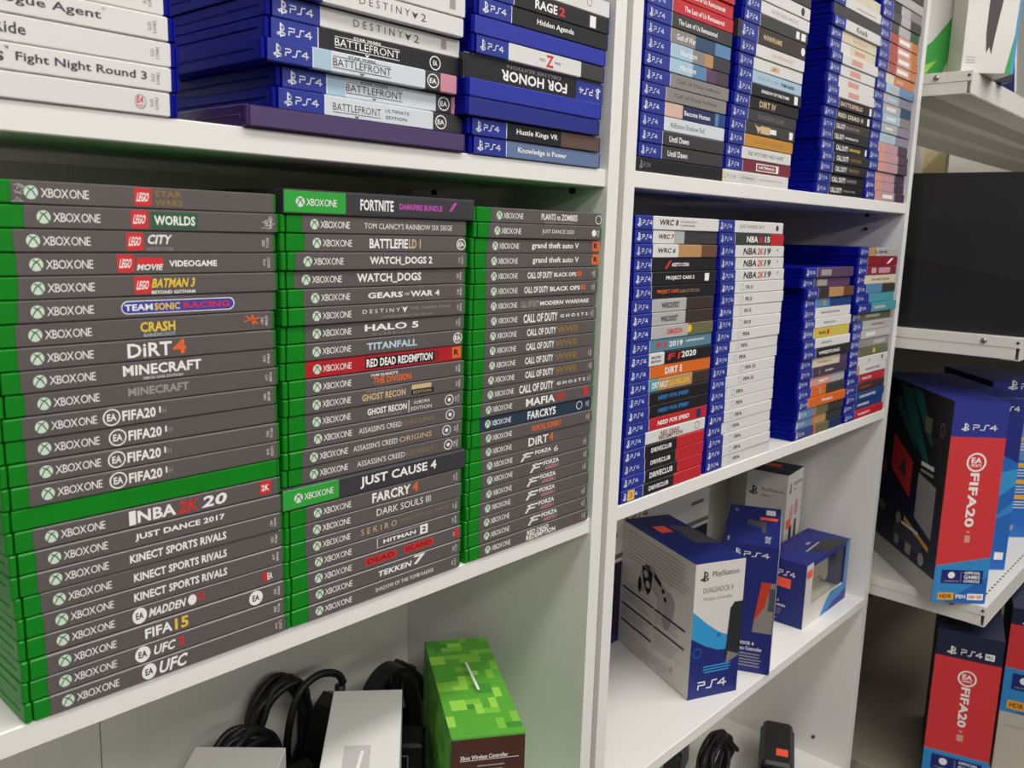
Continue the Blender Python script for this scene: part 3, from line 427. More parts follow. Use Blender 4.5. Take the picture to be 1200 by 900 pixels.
  ('blue',226.52,2.04,84.9,14.0,171,1,[(39.93,168.5,'blk')],'black spine,tan title',[('DIRT IV',65.07,106.85,0.0,7.0,'t','b')]),
  ('blue',228.44,1.11,99.05,14.0,171,1,[(37.98,168.5,'blk')],'black spine,white title and tag',[('SHADOW OF THE TOMB',63.13,135.0,0.0,3.64,'w','b'),('#rect',149.32,159.02,0.0,9.8,'w','')]),
  ('blue',232.02,2.61,113.2,14.0,171,1,[(39.15,168.5,'icy')],'icy blue spine,dark title',[('RISE OF THE',51.67,104.15,0.0,3.08,'g',''),('TOMB RAIDER',111.0,148.66,0.0,3.92,'dg','b')]),
  ('blue',230.79,2.6,127.35,14.0,171,1,[(40.07,168.5,'wp')],'white spine,gold centre mark',[('LIMBO',82.68,105.0,0.0,5.6,'gold2','b')]),
  ('blue',229.93,1.24,141.5,14.0,171,1,[(42.1,168.5,'wp')],'white spine,pink centre mark',[('FAHRENHEIT',82.6,139.75,0.0,4.2,'salm','')]),
  ('blueslip',229.9,2.08,155.65,19.0,171,1,[(45.13,168.5,'brd')],'brown thick box',[('WARFRAME',57.7,105.86,0.0,5.7,'t','b'),('#disc',157.57,168.62,0.0,9.5,'w','')]),
  ('blue',235.48,1.78,174.8,14.0,171,1,[(42.36,168.5,'dkgr')],'dark spine,two white tags',[('#rect',135.93,145.53,0.0,8.4,'w',''),('#rect',150.37,162.63,0.0,8.4,'w','')]),
  ('blue',238.57,2.52,188.95,14.0,171,1,[(40.42,168.5,'wp')],'white spine,grey title',[('BORDERLANDS',68.06,136.42,0.0,4.2,'g','')]),
  ('blue',236.6,1.66,203.1,14.0,171,1,[(40.29,168.5,'wp')],'white spine,dark figure mark',[('#disc',143.2,152.91,0.0,9.8,'dg','')]),
  ('blue',236.01,1.52,217.25,14.0,171,1,[(40.23,168.5,'dkgr')],'dark spine partly cut off',[]),
 ],
 'U3': [
  ('blue',461.84,1.89,0.0,14.0,171,1,[(46.0,168.5,'blk')],'black spine,white block title',[('CALL DUTY',52.0,92.0,0.0,7.0,'w','b'),('WORLD AT WAR',96.0,140.0,0.0,2.8,'g','b')]),
  ('blue',464.47,2.1,14.15,14.0,171,1,[(46.0,168.5,'blk')],'black spine,white block title',[('CALL DUTY',52.0,100.0,0.0,7.0,'w','b'),('GHOSTS',104.0,140.0,0.0,4.2,'g','b')]),
  ('blue',463.94,0.15,28.3,14.0,171,1,[(46.0,168.5,'blk')],'black spine,white and gold title',[('CALL DUTY',56.0,96.0,0.0,7.0,'w','b'),('WWII',102.0,140.0,0.0,5.6,'gold','b')]),
  ('blue',466.93,0.18,42.45,14.0,171,1,[(44.0,168.5,'blk')],'black spine,white and gold title',[('CALL DUTY',54.0,96.0,0.0,7.0,'w','b'),('WWII',100.0,140.0,0.0,5.04,'gold','b')]),
  ('blue',467.27,2.37,56.6,14.0,171,1,[(44.0,168.5,'blk')],'black spine,white and olive title',[('CALL DUTY',54.0,96.0,0.0,7.0,'w','b'),('ADVANCED',100.0,140.0,0.0,3.64,'y','b'),('#rect',158.0,164.0,0.0,8.4,'w','')]),
  ('blue',463.89,1.96,70.75,14.0,171,1,[(40.0,168.5,'blk')],'black spine,white title,clear wrap',[('CALL DUTY',48.0,80.0,0.0,7.0,'w','b'),('INFINITE',84.0,130.0,0.0,2.8,'w','b')]),
  ('blue',467.9,3.42,84.9,14.0,171,1,[(44.0,168.5,'brd')],'brown-black spine,white title',[('CALL DUTY',50.0,80.0,0.0,6.44,'w','b'),('BLACK OPS',84.0,130.0,0.0,3.64,'g','b')]),
  ('blue',466.75,2.42,99.05,14.0,171,1,[(46.0,168.5,'blk')],'black spine,cream title,white tag',[('RED DEAD II',52.0,140.0,0.0,5.6,'cream','b'),('#rect',156.0,164.0,0.0,9.8,'w','')]),
  ('blue',467.58,0.59,113.2,14.0,171,1,[(46.0,168.5,'blk')],'black spine,pale title,white tag',[('BATTLEFIELD',52.0,130.0,0.0,5.6,'peach','b'),('#rect',156.0,164.0,0.0,9.8,'w','')]),
  ('blue',469.77,1.46,127.35,14.0,171,1,[(42.0,168.5,'wp')],'white spine,pale red centre',[('#rect',74.0,112.0,0.0,7.0,'salm','')]),
  ('blue',469.36,3.04,141.5,14.0,171,1,[(42.0,168.5,'wp')],'white spine,pale red centre',[('#rect',74.0,112.0,0.0,7.0,'salm','')]),
  ('blue',470.82,2.09,155.65,14.0,171,1,[(42.0,168.5,'wp')],'white spine,pale red centre',[('#rect',74.0,112.0,0.0,7.0,'salm','')]),
  ('blue',469.82,0.09,169.8,14.0,171,1,[(42.0,168.5,'wp')],'white spine,pale red centre',[('#rect',74.0,112.0,0.0,7.0,'salm','')]),
  ('blue',467.99,3.32,183.95,14.0,171,1,[(42.0,74.0,'wp'),(74.0,168.5,'cream')],'cream spine,pink centre',[('#rect',90.0,126.0,0.0,5.6,'salm','')]),
  ('blue',468.86,3.28,198.1,14.0,171,1,[(42.0,168.5,'cream')],'cream spine,faint pink title',[('RAYMAN',80.0,130.0,0.0,4.2,'salm','b')]),
  ('blue',470.44,0.38,212.25,14.0,171,1,[(42.0,168.5,'wp')],'white spine,black script title',[('Knack',80.0,120.0,0.0,7.0,'dg','b')]),
  ('blue',469.49,2.17,226.4,14.0,171,0,[(4.0,168.5,'dkgr')],'dark grey slim spine',[('#disc',40.0,46.0,1.4,7.0,'prp','')]),
  ('blue',467.49,1.54,240.55,14.0,171,1,[(42.0,168.5,'wp')],'white spine,fine grey print',[('#rect',80.0,150.0,-1.4,1.4,'g','')]),
  ('blue',470.72,3.12,254.7,14.0,171,1,[(42.0,168.5,'cream')],'cream spine partly cut off',[]),
 ],
 'U4': [
  ('blue',634.84,1.31,0.0,14.0,171,1,[(42.0,70.0,'salm'),(70.0,125.0,'pkg'),(125.0,168.5,'dkp')],'salmon spine,white title,dark end',[('#rect',74.0,116.0,0.0,5.6,'w','')]),
  ('blue',633.37,1.97,14.15,14.0,171,1,[(42.0,70.0,'salm'),(70.0,125.0,'pkg'),(125.0,168.5,'dkp')],'salmon spine,white title,dark end',[('#rect',74.0,116.0,0.0,5.6,'pk','')]),
  ('blue',634.07,3.21,28.3,14.0,171,1,[(42.0,70.0,'salm'),(70.0,125.0,'pkg'),(125.0,168.5,'dkp')],'salmon spine,white title,dark end',[('#rect',74.0,116.0,0.0,5.6,'pk','')]),
  ('blue',635.33,0.95,42.45,14.0,171,1,[(42.0,70.0,'salm'),(70.0,125.0,'pkg'),(125.0,168.5,'dkp')],'salmon spine,white title,dark end',[('#rect',74.0,116.0,0.0,5.6,'pk','')]),
  ('blue',634.57,1.0,56.6,14.0,171,1,[(42.0,70.0,'salm'),(70.0,125.0,'pkg'),(125.0,168.5,'dkp')],'salmon spine,white title,dark end',[('#rect',74.0,116.0,0.0,5.6,'pk','')]),
  ('blue',632.97,2.31,70.75,14.0,171,1,[(42.0,70.0,'salm'),(70.0,125.0,'pkg'),(125.0,168.5,'dkp')],'salmon spine,white title,dark end',[('#rect',74.0,116.0,0.0,5.6,'pk','')]),
  ('blue',635.55,3.0,84.9,14.0,171,1,[(44.0,110.0,'icy'),(110.0,168.5,'prg')],'pale blue spine,mauve end',[('#rect',60.0,90.0,0.0,4.2,'ltg','')]),
  ('blue',635.52,2.03,99.05,14.0,171,1,[(44.0,110.0,'ltg'),(110.0,168.5,'prg')],'pale grey spine,mauve end',[('#rect',60.0,90.0,0.0,4.2,'wp','')]),
  ('blue',633.21,1.83,113.2,14.0,171,1,[(46.0,120.0,'icy'),(120.0,168.5,'gry')],'icy spine,grey end',[('#rect',60.0,100.0,0.0,5.6,'wp','')]),
  ('blue',634.64,2.93,127.35,14.0,171,1,[(46.0,120.0,'ltg'),(120.0,168.5,'dbl2')],'pale spine,slate blue end',[('#rect',60.0,100.0,0.0,5.6,'wp','')]),
  ('blue',634.13,2.72,141.5,14.0,171,1,[(44.0,110.0,'ltg'),(110.0,168.5,'prg')],'pale spine,violet end',[('#rect',60.0,100.0,0.0,5.6,'icy','')]),
  ('blue',635.4,0.87,155.65,14.0,171,1,[(44.0,100.0,'icy'),(100.0,168.5,'sky')],'sky blue spine',[('#rect',60.0,100.0,0.0,5.6,'ltg','')]),
  ('blue',633.91,2.99,169.8,14.0,171,1,[(46.0,80.0,'cream'),(80.0,168.5,'orn2')],'cream to orange spine',[('#rect',90.0,120.0,0.0,5.6,'salm','')]),
  ('blue',633.67,1.21,183.95,14.0,171,1,[(46.0,80.0,'drd2'),(80.0,140.0,'salm'),(140.0,168.5,'orn2')],'red to orange spine,white title',[('#rect',84.0,130.0,0.0,5.6,'w','')]),
  ('blue',634.46,1.49,198.1,14.0,171,1,[(46.0,80.0,'drd2'),(80.0,140.0,'salm'),(140.0,168.5,'orn2')],'red to orange spine,white title',[('#rect',84.0,130.0,0.0,5.6,'w','')]),
  ('blue',635.95,2.87,212.25,14.0,171,1,[(46.0,80.0,'drd2'),(80.0,140.0,'salm'),(140.0,168.5,'orn2')],'red to orange spine,white title',[('#rect',84.0,130.0,0.0,5.6,'w','')]),
  ('blue',633.24,1.8,226.4,14.0,171,1,[(46.0,80.0,'drd2'),(80.0,140.0,'salm'),(140.0,168.5,'orn2')],'red to orange spine,white title',[('#rect',84.0,130.0,0.0,5.6,'w','')]),
  ('blue',633.3,2.78,240.55,14.0,171,1,[(46.0,80.0,'dkgr'),(80.0,130.0,'ltg'),(130.0,168.5,'dgr')],'charcoal spine,pale title,green end',[]),
  ('blue',634.88,1.14,254.7,14.0,171,1,[(46.0,80.0,'dkgr'),(80.0,120.0,'ltg'),(120.0,168.5,'dkgr')],'charcoal spine,pale title',[]),
  ('blue',635.7,2.97,268.85,14.0,171,1,[(46.0,80.0,'blk'),(80.0,120.0,'ltg'),(120.0,168.5,'gry')],'black spine,pale title,grey end',[]),
  ('blue',634.54,1.16,283.0,14.0,171,1,[(42.0,168.5,'ltg')],'pale grey spine',[]),
  ('blue',634.29,1.09,297.15,14.0,171,1,[(42.0,168.5,'dkgr')],'dark spine partly cut off',[]),
 ],
 'T1': [
  ('white',-609.6,1.0,0.0,13.6,190,0,[(0.0,187.5,'wp')],'white spine,small red ringed emblem',[('#ring',164.12,170.92,0.0,8.16,'g',''),('EA',165.08,169.94,1.09,3.54,'r','bi'),('SPORTS',165.08,169.94,-2.18,1.36,'r','')]),
  ('white',-608.5,1.2,13.72,13.6,190,0,[(0.0,187.5,'wp')],'white spine,bold title ending in 3',[('TM',97.84,99.78,4.08,1.63,'dg','b'),('s',93.6,97.45,-0.41,4.9,'dg','b'),('Fight Night Round 3',102.92,170.52,0.0,5.71,'dg','b')]),
  ('white',-608.0,1.4,27.44,13.6,190,0,[(0.0,187.5,'wp')],'white spine,short bold title',[('Ride',92.94,108.12,0.27,5.71,'dg','b')]),
  ('white',-609.3,1.6,41.16,13.6,190,0,[(0.0,187.5,'wp')],'white spine,two-word bold title',[('Rogue Agent',94.08,147.53,0.27,5.71,'dg','b'),('TM',147.98,149.78,4.08,1.36,'dg','')]),
  ('white',-611.0,1.8,54.88,13.6,190,0,[(0.0,187.5,'wp')],'white spine partly cut off',[]),
 ],
 'T2': [
  ('purple',-377.74,-1.0,0.0,13.8,190,0,[(0.0,187.5,'ppp')],'purple blank case',[]),
  ('blue',-354.07,7.0,13.95,13.8,171,1,[(40.18,138.35,'wpb'),(138.35,168.5,'dkgr')],'white spine,thin dark two-part title',[('BATTLEFRONT',47.12,88.35,0.0,4.97,'dg',''),('#rect',47.12,88.35,-3.59,0.41,'dg',''),('#tri',65.02,69.43,-5.24,1.93,'dg',''),('ULTIMATE',92.23,114.68,2.21,2.21,'dg',''),('EDITION',93.01,112.22,-2.21,2.21,'dg',''),('#ring',139.22,153.36,0.0,10.21,'w',''),('EA',142.72,149.79,0.0,3.59,'w','b')]),
  ('blue',-349.69,9.0,27.9,13.8,171,1,[(38.76,54.25,'icy'),(54.25,138.17,'wpb'),(138.17,154.18,'dkgr'),(154.18,168.5,'pk')],'pale blue spine,dark ringed end',[('STAR WARS',67.37,91.79,4.69,1.66,'dg','b'),('#rect',54.97,105.35,3.45,0.41,'dg',''),('BATTLEFRONT',54.97,105.35,0.0,4.97,'dg',''),('#rect',54.97,105.35,-3.59,0.41,'dg',''),('#tri',77.12,81.7,-5.24,1.93,'dg',''),('#ring',139.05,153.27,0.0,10.21,'w',''),('EA',142.56,149.68,0.0,3.59,'w','b')]),
  ('blue',-364.21,3.0,41.85,13.8,171,1,[(38.32,53.14,'icy'),(53.14,136.65,'wpb'),(136.65,152.03,'dkgr'),(152.03,168.5,'pk')],'pale blue spine,dark ringed end',[('STAR WARS',67.11,90.53,4.69,1.66,'dg','b'),('#rect',54.51,104.31,3.45,0.41,'dg',''),('BATTLEFRONT',54.51,104.31,0.0,4.97,'dg',''),('#rect',54.51,104.31,-3.59,0.41,'dg',''),('#tri',76.46,80.85,-5.24,1.93,'dg',''),('#ring',137.49,151.16,0.0,10.21,'w',''),('EA',140.87,147.7,0.0,3.59,'w','b')]),
  ('blue',-358.04,8.0,55.8,13.8,171,1,[(39.86,168.5,'blk')],'black spine,white outlined title',[('STAR WARS',69.13,92.95,4.69,1.66,'w','b'),('#rect',53.53,110.16,3.45,0.41,'w',''),('BATTLEFRONT',53.53,110.16,0.0,4.97,'w',''),('#rect',53.53,110.16,-3.59,0.41,'w',''),('#tri',78.64,83.11,-5.24,1.93,'w',''),('#ring',139.04,150.27,0.0,10.21,'w',''),('EA',142.46,146.78,0.0,3.59,'w','b')]),
  ('blue',-356.82,8.0,69.75,13.8,171,1,[(40.8,168.5,'wp')],'white spine,spaced thin capitals',[('D E S T I N Y',67.95,112.0,0.69,4.97,'dg',''),('#tri',113.61,120.09,0.0,4.97,'dg',''),('2',122.54,127.49,0.0,5.24,'dg',''),('#rect',149.63,154.9,0.55,6.9,'g','')]),
  ('blue',-359.12,2.0,83.7,13.8,171,1,[(40.93,168.5,'wp')],'white spine,spaced thin capitals',[('D E S T I N Y',70.63,115.32,0.69,4.97,'dg',''),('#tri',116.92,123.39,0.0,4.97,'dg',''),('2',125.84,130.79,0.0,5.24,'dg','')]),
  ('blue',-358.22,2.0,97.65,13.8,171,1,[(41.5,168.5,'wp')],'white spine partly cut off',[('#rect',152.55,158.69,0.55,6.9,'g','')]),
 ],
 'T3': [
  ('blue',-182.36,1.0,0.0,13.8,171,1,[(42.17,168.5,'slate')],'pale slate blue spine',[('Knowledge is Power',56.74,120.9,-0.28,5.52,'w','b')]),
  ('blue',-185.64,0.0,13.95,13.8,171,1,[(43.78,113.75,'blk'),(113.75,168.5,'brn2')],'black spine,brown picture end',[('Hustle Kings VR',56.16,109.08,0.0,5.52,'w','b')]),
  ('blue',-191.88,-4.0,27.9,13.8,171,0,[(0.0,168.5,'dkb2')],'blank blue case,dark insert',[]),
  ('blue',-191.37,-4.0,41.85,13.8,171,0,[(0.0,168.5,'bpl')],'plain bright blue case',[]),
  ('blackslip',-188.53,3.0,55.8,19.0,176,0,[(1.83,137.77,'blk'),(138.38,178.04,'ps4')],'black thick box,upside-down white title',[('FOR HONOR',42.03,125.8,-1.52,8.36,'w','bu'),('DELUXE EDITION',49.08,116.41,5.7,2.66,'g','u'),('#ps4',142.64,162.58,0.0,5.7,'w','u'),('#ps',166.4,174.13,0.0,9.5,'w','u')]),
  ('blue',-182.85,0.0,74.95,13.8,171,1,[(41.43,135.58,'wp'),(135.58,168.5,'dkgr')],'white spine,red letter,torn edge',[('Z',87.94,98.02,0.0,9.66,'r','b'),('WORLD',79.15,86.83,0.0,2.21,'dg',''),('WAR',99.15,107.15,0.0,2.21,'dg','')]),
  ('blue',-183.27,0.0,88.9,13.8,171,0,[(0.0,168.5,'bpl')],'plain bright blue case',[]),
  ('blue',-180.95,0.0,102.85,13.8,171,1,[(41.35,168.5,'blk')],'black spine,white two-word title',[('Hidden Agenda',72.51,120.96,0.0,5.52,'w','b')]),
  ('blue',-179.56,0.0,116.8,13.8,171,1,[(42.35,168.5,'blk')],'black spine,red-ended white title',[('RAGE',68.24,96.72,0.0,7.18,'w','b'),('2',98.98,106.98,0.0,7.18,'r','b'),('#rect',141.5,150.19,0.0,9.66,'w','')]),
  ('blue',-178.17,0.0,130.75,13.8,171,1,[(42.35,168.5,'wp')],'white spine partly cut off',[('#ring',135.41,142.77,1.38,6.9,'dg','')]),
 ],
}
BOXTEXT = ['PlayStation', 'DUALSHOCK 4', 'Wireless Controller', 'Manette sans fil', 'DUALSHOCK', 'Camera', 'Move', 'FIFA 20', 'FIFA20', 'PRO', 'OFFICIAL', 'GAMES', 'CONSOLE', 'HDR', '4K', '500 GB', '1TB',
 'XBOX ONE', 'Xbox Wireless Controller', 'wireless controller', 'EA', 'SPORTS', 'CHAMPIONS', 'LEAGUE', 'JUMPMAN', 'PS4', '25', '30', '20', '15', 'PSN', 'EDITION', 'STANDARD', 'XBOX 360', 'SONY']
# ------------------------------------------------------------------ lettering needed by the tables and the boxes
need = set()
for rows in STACKS.values():
    for r in rows:
        for it in r[8 if r[0] in ('case', 'slip') else 9]:
            if it[0][0] != '#': need.add((it[0], 'b' in it[6]))
        if r[0] == 'case' and r[9]:
            for q in r[9].split(): need.add((q, False))
for s in BOXTEXT: need.add((s, False)); need.add((s, True))
need |= {('XBOX ONE', False), ('EA', True), ('SLES', False), ('53982', False)}
glyphs(sorted(need))

# ------------------------------------------------------------------ room
W = 0.018
def blk(mb, x0, x1, y0, y1, z0, z1, m, bev=0.0008): mb.prism(x0*S, x1*S, y0*S, y1*S, z0*S+Z0, z1*S+Z0, m, bev=bev)
fl = MB(); fl.prism(-4, 4.5, -4, 0.36, -0.05, 0, mat('grey_vinyl', '#5f5a53', 0.5, noise=0.1, nscale=20)); tag(fl.build('floor'), kind='structure')
wl = MB(); wl.prism(-4, 4.5, 0.36, 0.46, 0, 2.9, mat('wall_paint', '#d5d0c4', 0.7, noise=0.02, nscale=8)); tag(wl.build('wall_back'), kind='structure')

# ------------------------------------------------------------------ bookcases
def bookcase(x0, x1, ysh, zs, label, seams, pegs):
    t = 17.0
    r = empty('bookcase', ((x0+x1)/2*S, 0.14, 0), label=label, cat='bookcase', group='white bookcases')
    off = Vector((-r.location.x, -r.location.y, 0))
    def part(name, mb):
        o = mb.build(name, r); o.location = off; return o
    for a in (x0, x1-t):
        mb = MB(); mb.prism(a*S, (a+t)*S, 0, .2755, 0, 1.82, WHITE, bev=.0009); part('side_panel', mb)
    for z in zs:
        mb = MB(); blk(mb, x0+t+.15, x1-t-.15, ysh, 273.5, z-16, z, WHITE); part('shelf', mb)
    mb = MB(); mb.prism((x0+t)*S, (x1-t)*S, .01, .27, 1.802, 1.82, WHITE, bev=.0009); part('top_panel', mb)
    mb = MB(); mb.prism((x0+t)*S, (x1-t)*S, .02, .036, 0, .08, WHITE); part('plinth', mb)
    cuts = [x0+t]+seams+[x1-t]
    for a, b in zip(cuts, cuts[1:]):
        mb = MB(); mb.prism((a+.5)*S, (b-.5)*S, .2736, .2755, .02, 1.81, BACKP); part('back_panel', mb)
    for (px, py, pz) in pegs:
        mb = MB(); mb.tube([(px*S, py*S, pz*S+Z0), ((px-4)*S, py*S, pz*S+Z0)], .0028, mat('dark_steel', '#33302c', .4, metal=.6)); part('shelf_pin', mb)
bookcase(-789, 17.1, 3.0, [-1000, -668, -335, 0, 339], 'left white bookcase holding the three tall green stacks', [-376],
         [(0, 40, 319.5), (0, 235, 319.5)])
bookcase(27, 833, 0.4, [-1000, -665, -335, 2.4, 341.1], 'right white bookcase holding blue stacks and controller boxes', [430],
         [(816, 60, 322), (816, 60, 300), (816, 65, -628), (816, 210, 300)])

# ------------------------------------------------------------------ game cases
SHELLS = {}
def shell_mesh(kind, L, t):
    key = (kind, L, t)
    if key in SHELLS: return SHELLS[key]
    m = {'blue': BLUE, 'green': GREEN, 'purple': PURPLE, 'white': BLUE, 'blackslim': mat('black_case', '#1a1918', .4), 'whiteslim': mat('white_card', '#dcd8d2', .5),
         'blackslip': mat('black_card', '#1d1c1e', .55, noise=.15, nscale=120), 'blueslip': mat('brown_card', '#3b312b', .55, noise=.15, nscale=120), 'slip': mat('charcoal_card', '#353438', .55, noise=.12, nscale=120)}[kind]
    mb = MB(); L_ = L*S; T = t*S; D = .135
    if kind in ('blue', 'green', 'purple', 'white'):
        g = .00022
        mb.prism(0, L_, .004, D, g, T*.475, m, r=.0020, bev=.0006)
        mb.prism(0, L_, .004, D, T*.525, T-g, m, r=.0020, bev=.0006)
        mb.prism(.0010, L_-.0010, .006, D-.0012, T*.40, T*.60, m, r=.0015)
        mb.prism(0, .0042, 0, .0085, g, T-g, m, r=.0018, bev=.0008)          # hinge block, then the spine block beyond a fine groove
        mb.prism(.0047, L_-.0024, 0, .0085, g, T-g, m, r=.0005, bev=.0008)
        mb.prism(L_-.0020, L_, .0002, .0085, g, T-g, m, r=.0010, bev=.0008)
    else:
        mb.prism(0, L_, 0, D+.003, .0001, T-.0001, m, r=.0004, bev=.0004, n=1)
    o = mb.build('shell'); me = o.data; bpy.data.objects.remove(o)
    SHELLS[key] = me; return me
LOGO = {}
def logo_mesh(key):
    if key in LOGO: return LOGO[key]
    kind, t = key; mb = MB(); T = t
    to3 = lambda a, b, l: (a*S, -(.00032+.00006*l), b*S)
    if kind == 'xbox':
        d = T*.56
        draw(mb, ('#disc', 6.2, 6.2+d, T/2, d, 'disc', ''), to3, 1)
        for sx in (-1, 1):
            v, f = stroke([(-sx*.72, -.62), (-sx*.3, .12), (0, .42), (sx*.42, .66)], .2)
            mb.add([to3(6.2+d/2+a*d/2, T/2+b*d/2, 2) for a, b in v], f, ink('xg'))
        draw(mb, ('XBOX ONE', 6.2+d+1.3, 6.2+d+26.0, T/2, T*.38, 'w', ''), to3, 1)
    elif kind == 'ps4':
        draw(mb, ('#ps', 8.5, 15.5, T/2, T*.62, 'line', ''), to3, 1)
        draw(mb, ('#ps4', 17.5, 35.5, T/2, T*.36, 'line', ''), to3, 1)
    o = mb.build('logo_print'); me = o.data; bpy.data.objects.remove(o)
    LOGO[key] = me; return me
def link(name, me, parent, loc=None):
    o = bpy.data.objects.new(name, me); col.objects.link(o); o.parent = parent
    if loc: o.location = loc
    return o
ORDT = ['topmost', 'second from top', 'third from top', 'fourth from top', 'fifth from top', 'sixth from top', 'seventh from top', 'eighth from top', 'ninth from top', 'tenth from top',
        'eleventh from top', 'twelfth from top', 'thirteenth from top', 'fourteenth from top', 'fifteenth from top', 'sixteenth from top', 'seventeenth from top', 'eighteenth from top',
        'nineteenth from top', 'twentieth from top', 'twenty-first from top', 'twenty-second from top', 'twenty-third from top', 'lowest']
PLACE = {'G1': ('left green stack', 0, 'cases in the left green stack'), 'G2': ('middle green stack', 0, 'cases in the middle green stack'), 'G3': ('right green stack', 0, 'cases in the right green stack'),
 'P1': ('first stack, right middle shelf', 1.5, 'first blue stack on the middle shelf'), 'P2': ('second stack, right middle shelf', 1.5, 'second blue stack on the middle shelf'),
 'P3': ('third stack, right middle shelf', 2.4, 'third blue stack on the middle shelf'), 'P4': ('fourth stack, right middle shelf', 2.4, 'fourth blue stack on the middle shelf'),
 'U1': ('first stack, right upper shelf', 341.1, 'first blue stack on the upper shelf'), 'U2': ('second stack, right upper shelf', 341.1, 'second blue stack on the upper shelf'),
 'U3': ('third stack, right upper shelf', 341.1, 'third blue stack on the upper shelf'), 'U4': ('fourth stack, right upper shelf', 341.1, 'fourth blue stack on the upper shelf'),
 'T1': ('upper left shelf', 339, 'white cases on the upper left shelf'), 'T2': ('middle stack, upper left shelf', 339, 'blue cases in the middle of the upper left shelf'),
 'T3': ('divider stack, upper left shelf', 339, 'blue cases by the divider on the upper left shelf')}
def ordinal(i, n, below):
    if below: return 'lowest' if i == 0 else ORDT[i].replace('from top', 'from bottom')
    return 'lowest' if i == n-1 else ORDT[i]
def case_label(kind, look, o, place):
    base = {'case': 'green case', 'slip': 'boxed green case', 'blue': 'blue case', 'blackslip': 'thick box', 'blueslip': 'thick box', 'blackslim': '', 'whiteslim': '', 'white': '', 'purple': ''}[kind]
    s = ', '.join(q for q in (base, look, o, place) if q)
    return s
for key, rows in STACKS.items():
    place, zb, grp = PLACE[key]; n = len(rows); below = key[0] in 'UT'; zb = {'P1': 2.5, 'P2': 2.5}.get(key, zb)
    for i, r in enumerate(rows):
        xb = r[0] in ('case', 'slip')
        if xb: kind, x0, dy, z, t, xi, c, look, items, code = r; L = 171
        else: kind, x0, dy, z, t, L, band, segs, look, items = r
        if kind == 'slip': L = 175
        lab = case_label(kind, look, ordinal(i, n, below), place)
        root = empty('game_case', (x0*S, dy*S, z*S+zb*S+Z0), math.radians(random.uniform(-.22, .22)) if kind != 'slip' else 0, lab, 'game case', grp)
        link('shell', shell_mesh('green' if kind == 'case' else kind, L, t), root)
        segs_ = []
        if xb:
            if kind == 'slip': segs_ = [(0.3, xi, 'lgr'), (xi, L-.3, c)]
            elif xi is not None: segs_ = [(xi, 168.6, c)]
        else:
            if band and segs: segs_ = [(4.9, segs[0][0], 'ps4'), (segs[0][0], segs[0][0]+.7, 'line')]+[(max(a, segs[0][0]+.7) if q == 0 else a, b, c_) for q, (a, b, c_) in enumerate(segs)]
            else: segs_ = [(a if a > 0 else (.3 if kind in ('blackslim', 'whiteslim', 'white') else 3.0), b if kind != 'white' else 184.6, c_) for a, b, c_ in segs]
        lb = None
        if segs_:
            mb = MB(); e = 0.16 if kind in ('case', 'blue', 'white') else .7
            for a, b, c_ in segs_:
                mb.prism(a*S, b*S, -.00028, .0060, e*S, (t-e)*S, paper(c_), bev=.0007 if c_ != 'line' else .0007)
            lb = mb.build('paper_sleeve', root)
        to3 = lambda a, b, l: (a*S, -(.00032+.00003*l), (b+t/2)*S)
        if lb:
            if kind == 'case': link('logo_print', logo_mesh(('xbox', t)), lb, (xi*S, 0, 0))
            elif kind == 'slip': link('logo_print', logo_mesh(('xbox', 12.4)), lb, (.003, 0, (t-12.4)/2*S))
            elif band: link('logo_print', logo_mesh(('ps4', t)), lb)
            groups_ = []                                     # letters and marks printed close together make one print
            for it in sorted(items, key=lambda q: q[1]):
                if groups_ and it[1]-max(q[2] for q in groups_[-1]) < 9: groups_[-1].append(it)
                else: groups_.append([it])
            order = {id(it): q for q, it in enumerate(items)}
            for gr in groups_:
                mb = MB()
                for it in sorted(gr, key=lambda q: order[id(q)]): draw(mb, it, to3, 1+order[id(it)])
                if mb.v: mb.build('title_print' if any(q[0][0] != '#' and len(q[0]) > 2 for q in gr) else 'emblem_print', lb)
            cd_ = code if xb else ('SLES 53982' if kind == 'white' else '')
            if cd_ and kind in ('case', 'white'):
                mb = MB()
                for q, cc in enumerate(cd_.split()):          # two short lines of figures, turned on their side
                    g = GLY.get((cc, False)); xo = (160.5 if xb else 173)+3.0*q; hh = t*.5 if q else t*.32
                    if g: mb.add([to3(xo+(1-b)*1.9, (a-.5)*hh, 2) for a, b in g[0]], g[1], ink('w' if xb else 'dg2'))
                mb.build('serial_print', lb)
            if kind == 'case' and key == 'G1' and i in (0, 1):   # torn shrink film left on two cases
                mb = MB()
                for q in range(7):
                    xa = (13 if i == 0 else 158)+random.uniform(0, 5); za = random.uniform(-5, 4)
                    v, f = stroke([(xa, za), (xa+random.uniform(1, 3), za+random.uniform(-2, 3)), (xa+random.uniform(3, 6), za+random.uniform(-2, 2))], .35)
                    mb.add([to3(a, max(-5.6, min(5.6, b)), 1) for a, b in v], f, mat('film_tatters', '#b9b5b2', .25))
                mb.build('torn_film', lb)
        if kind == 'blackslip':
            mb = MB()
            for zz in (.3, t-.3): mb.prism(0, L*S, -.0004, .0003, (zz-.2)*S, (zz+.2)*S, mat('worn_edge', '#8d8a86', .7))
            mb.build('worn_edge', root)
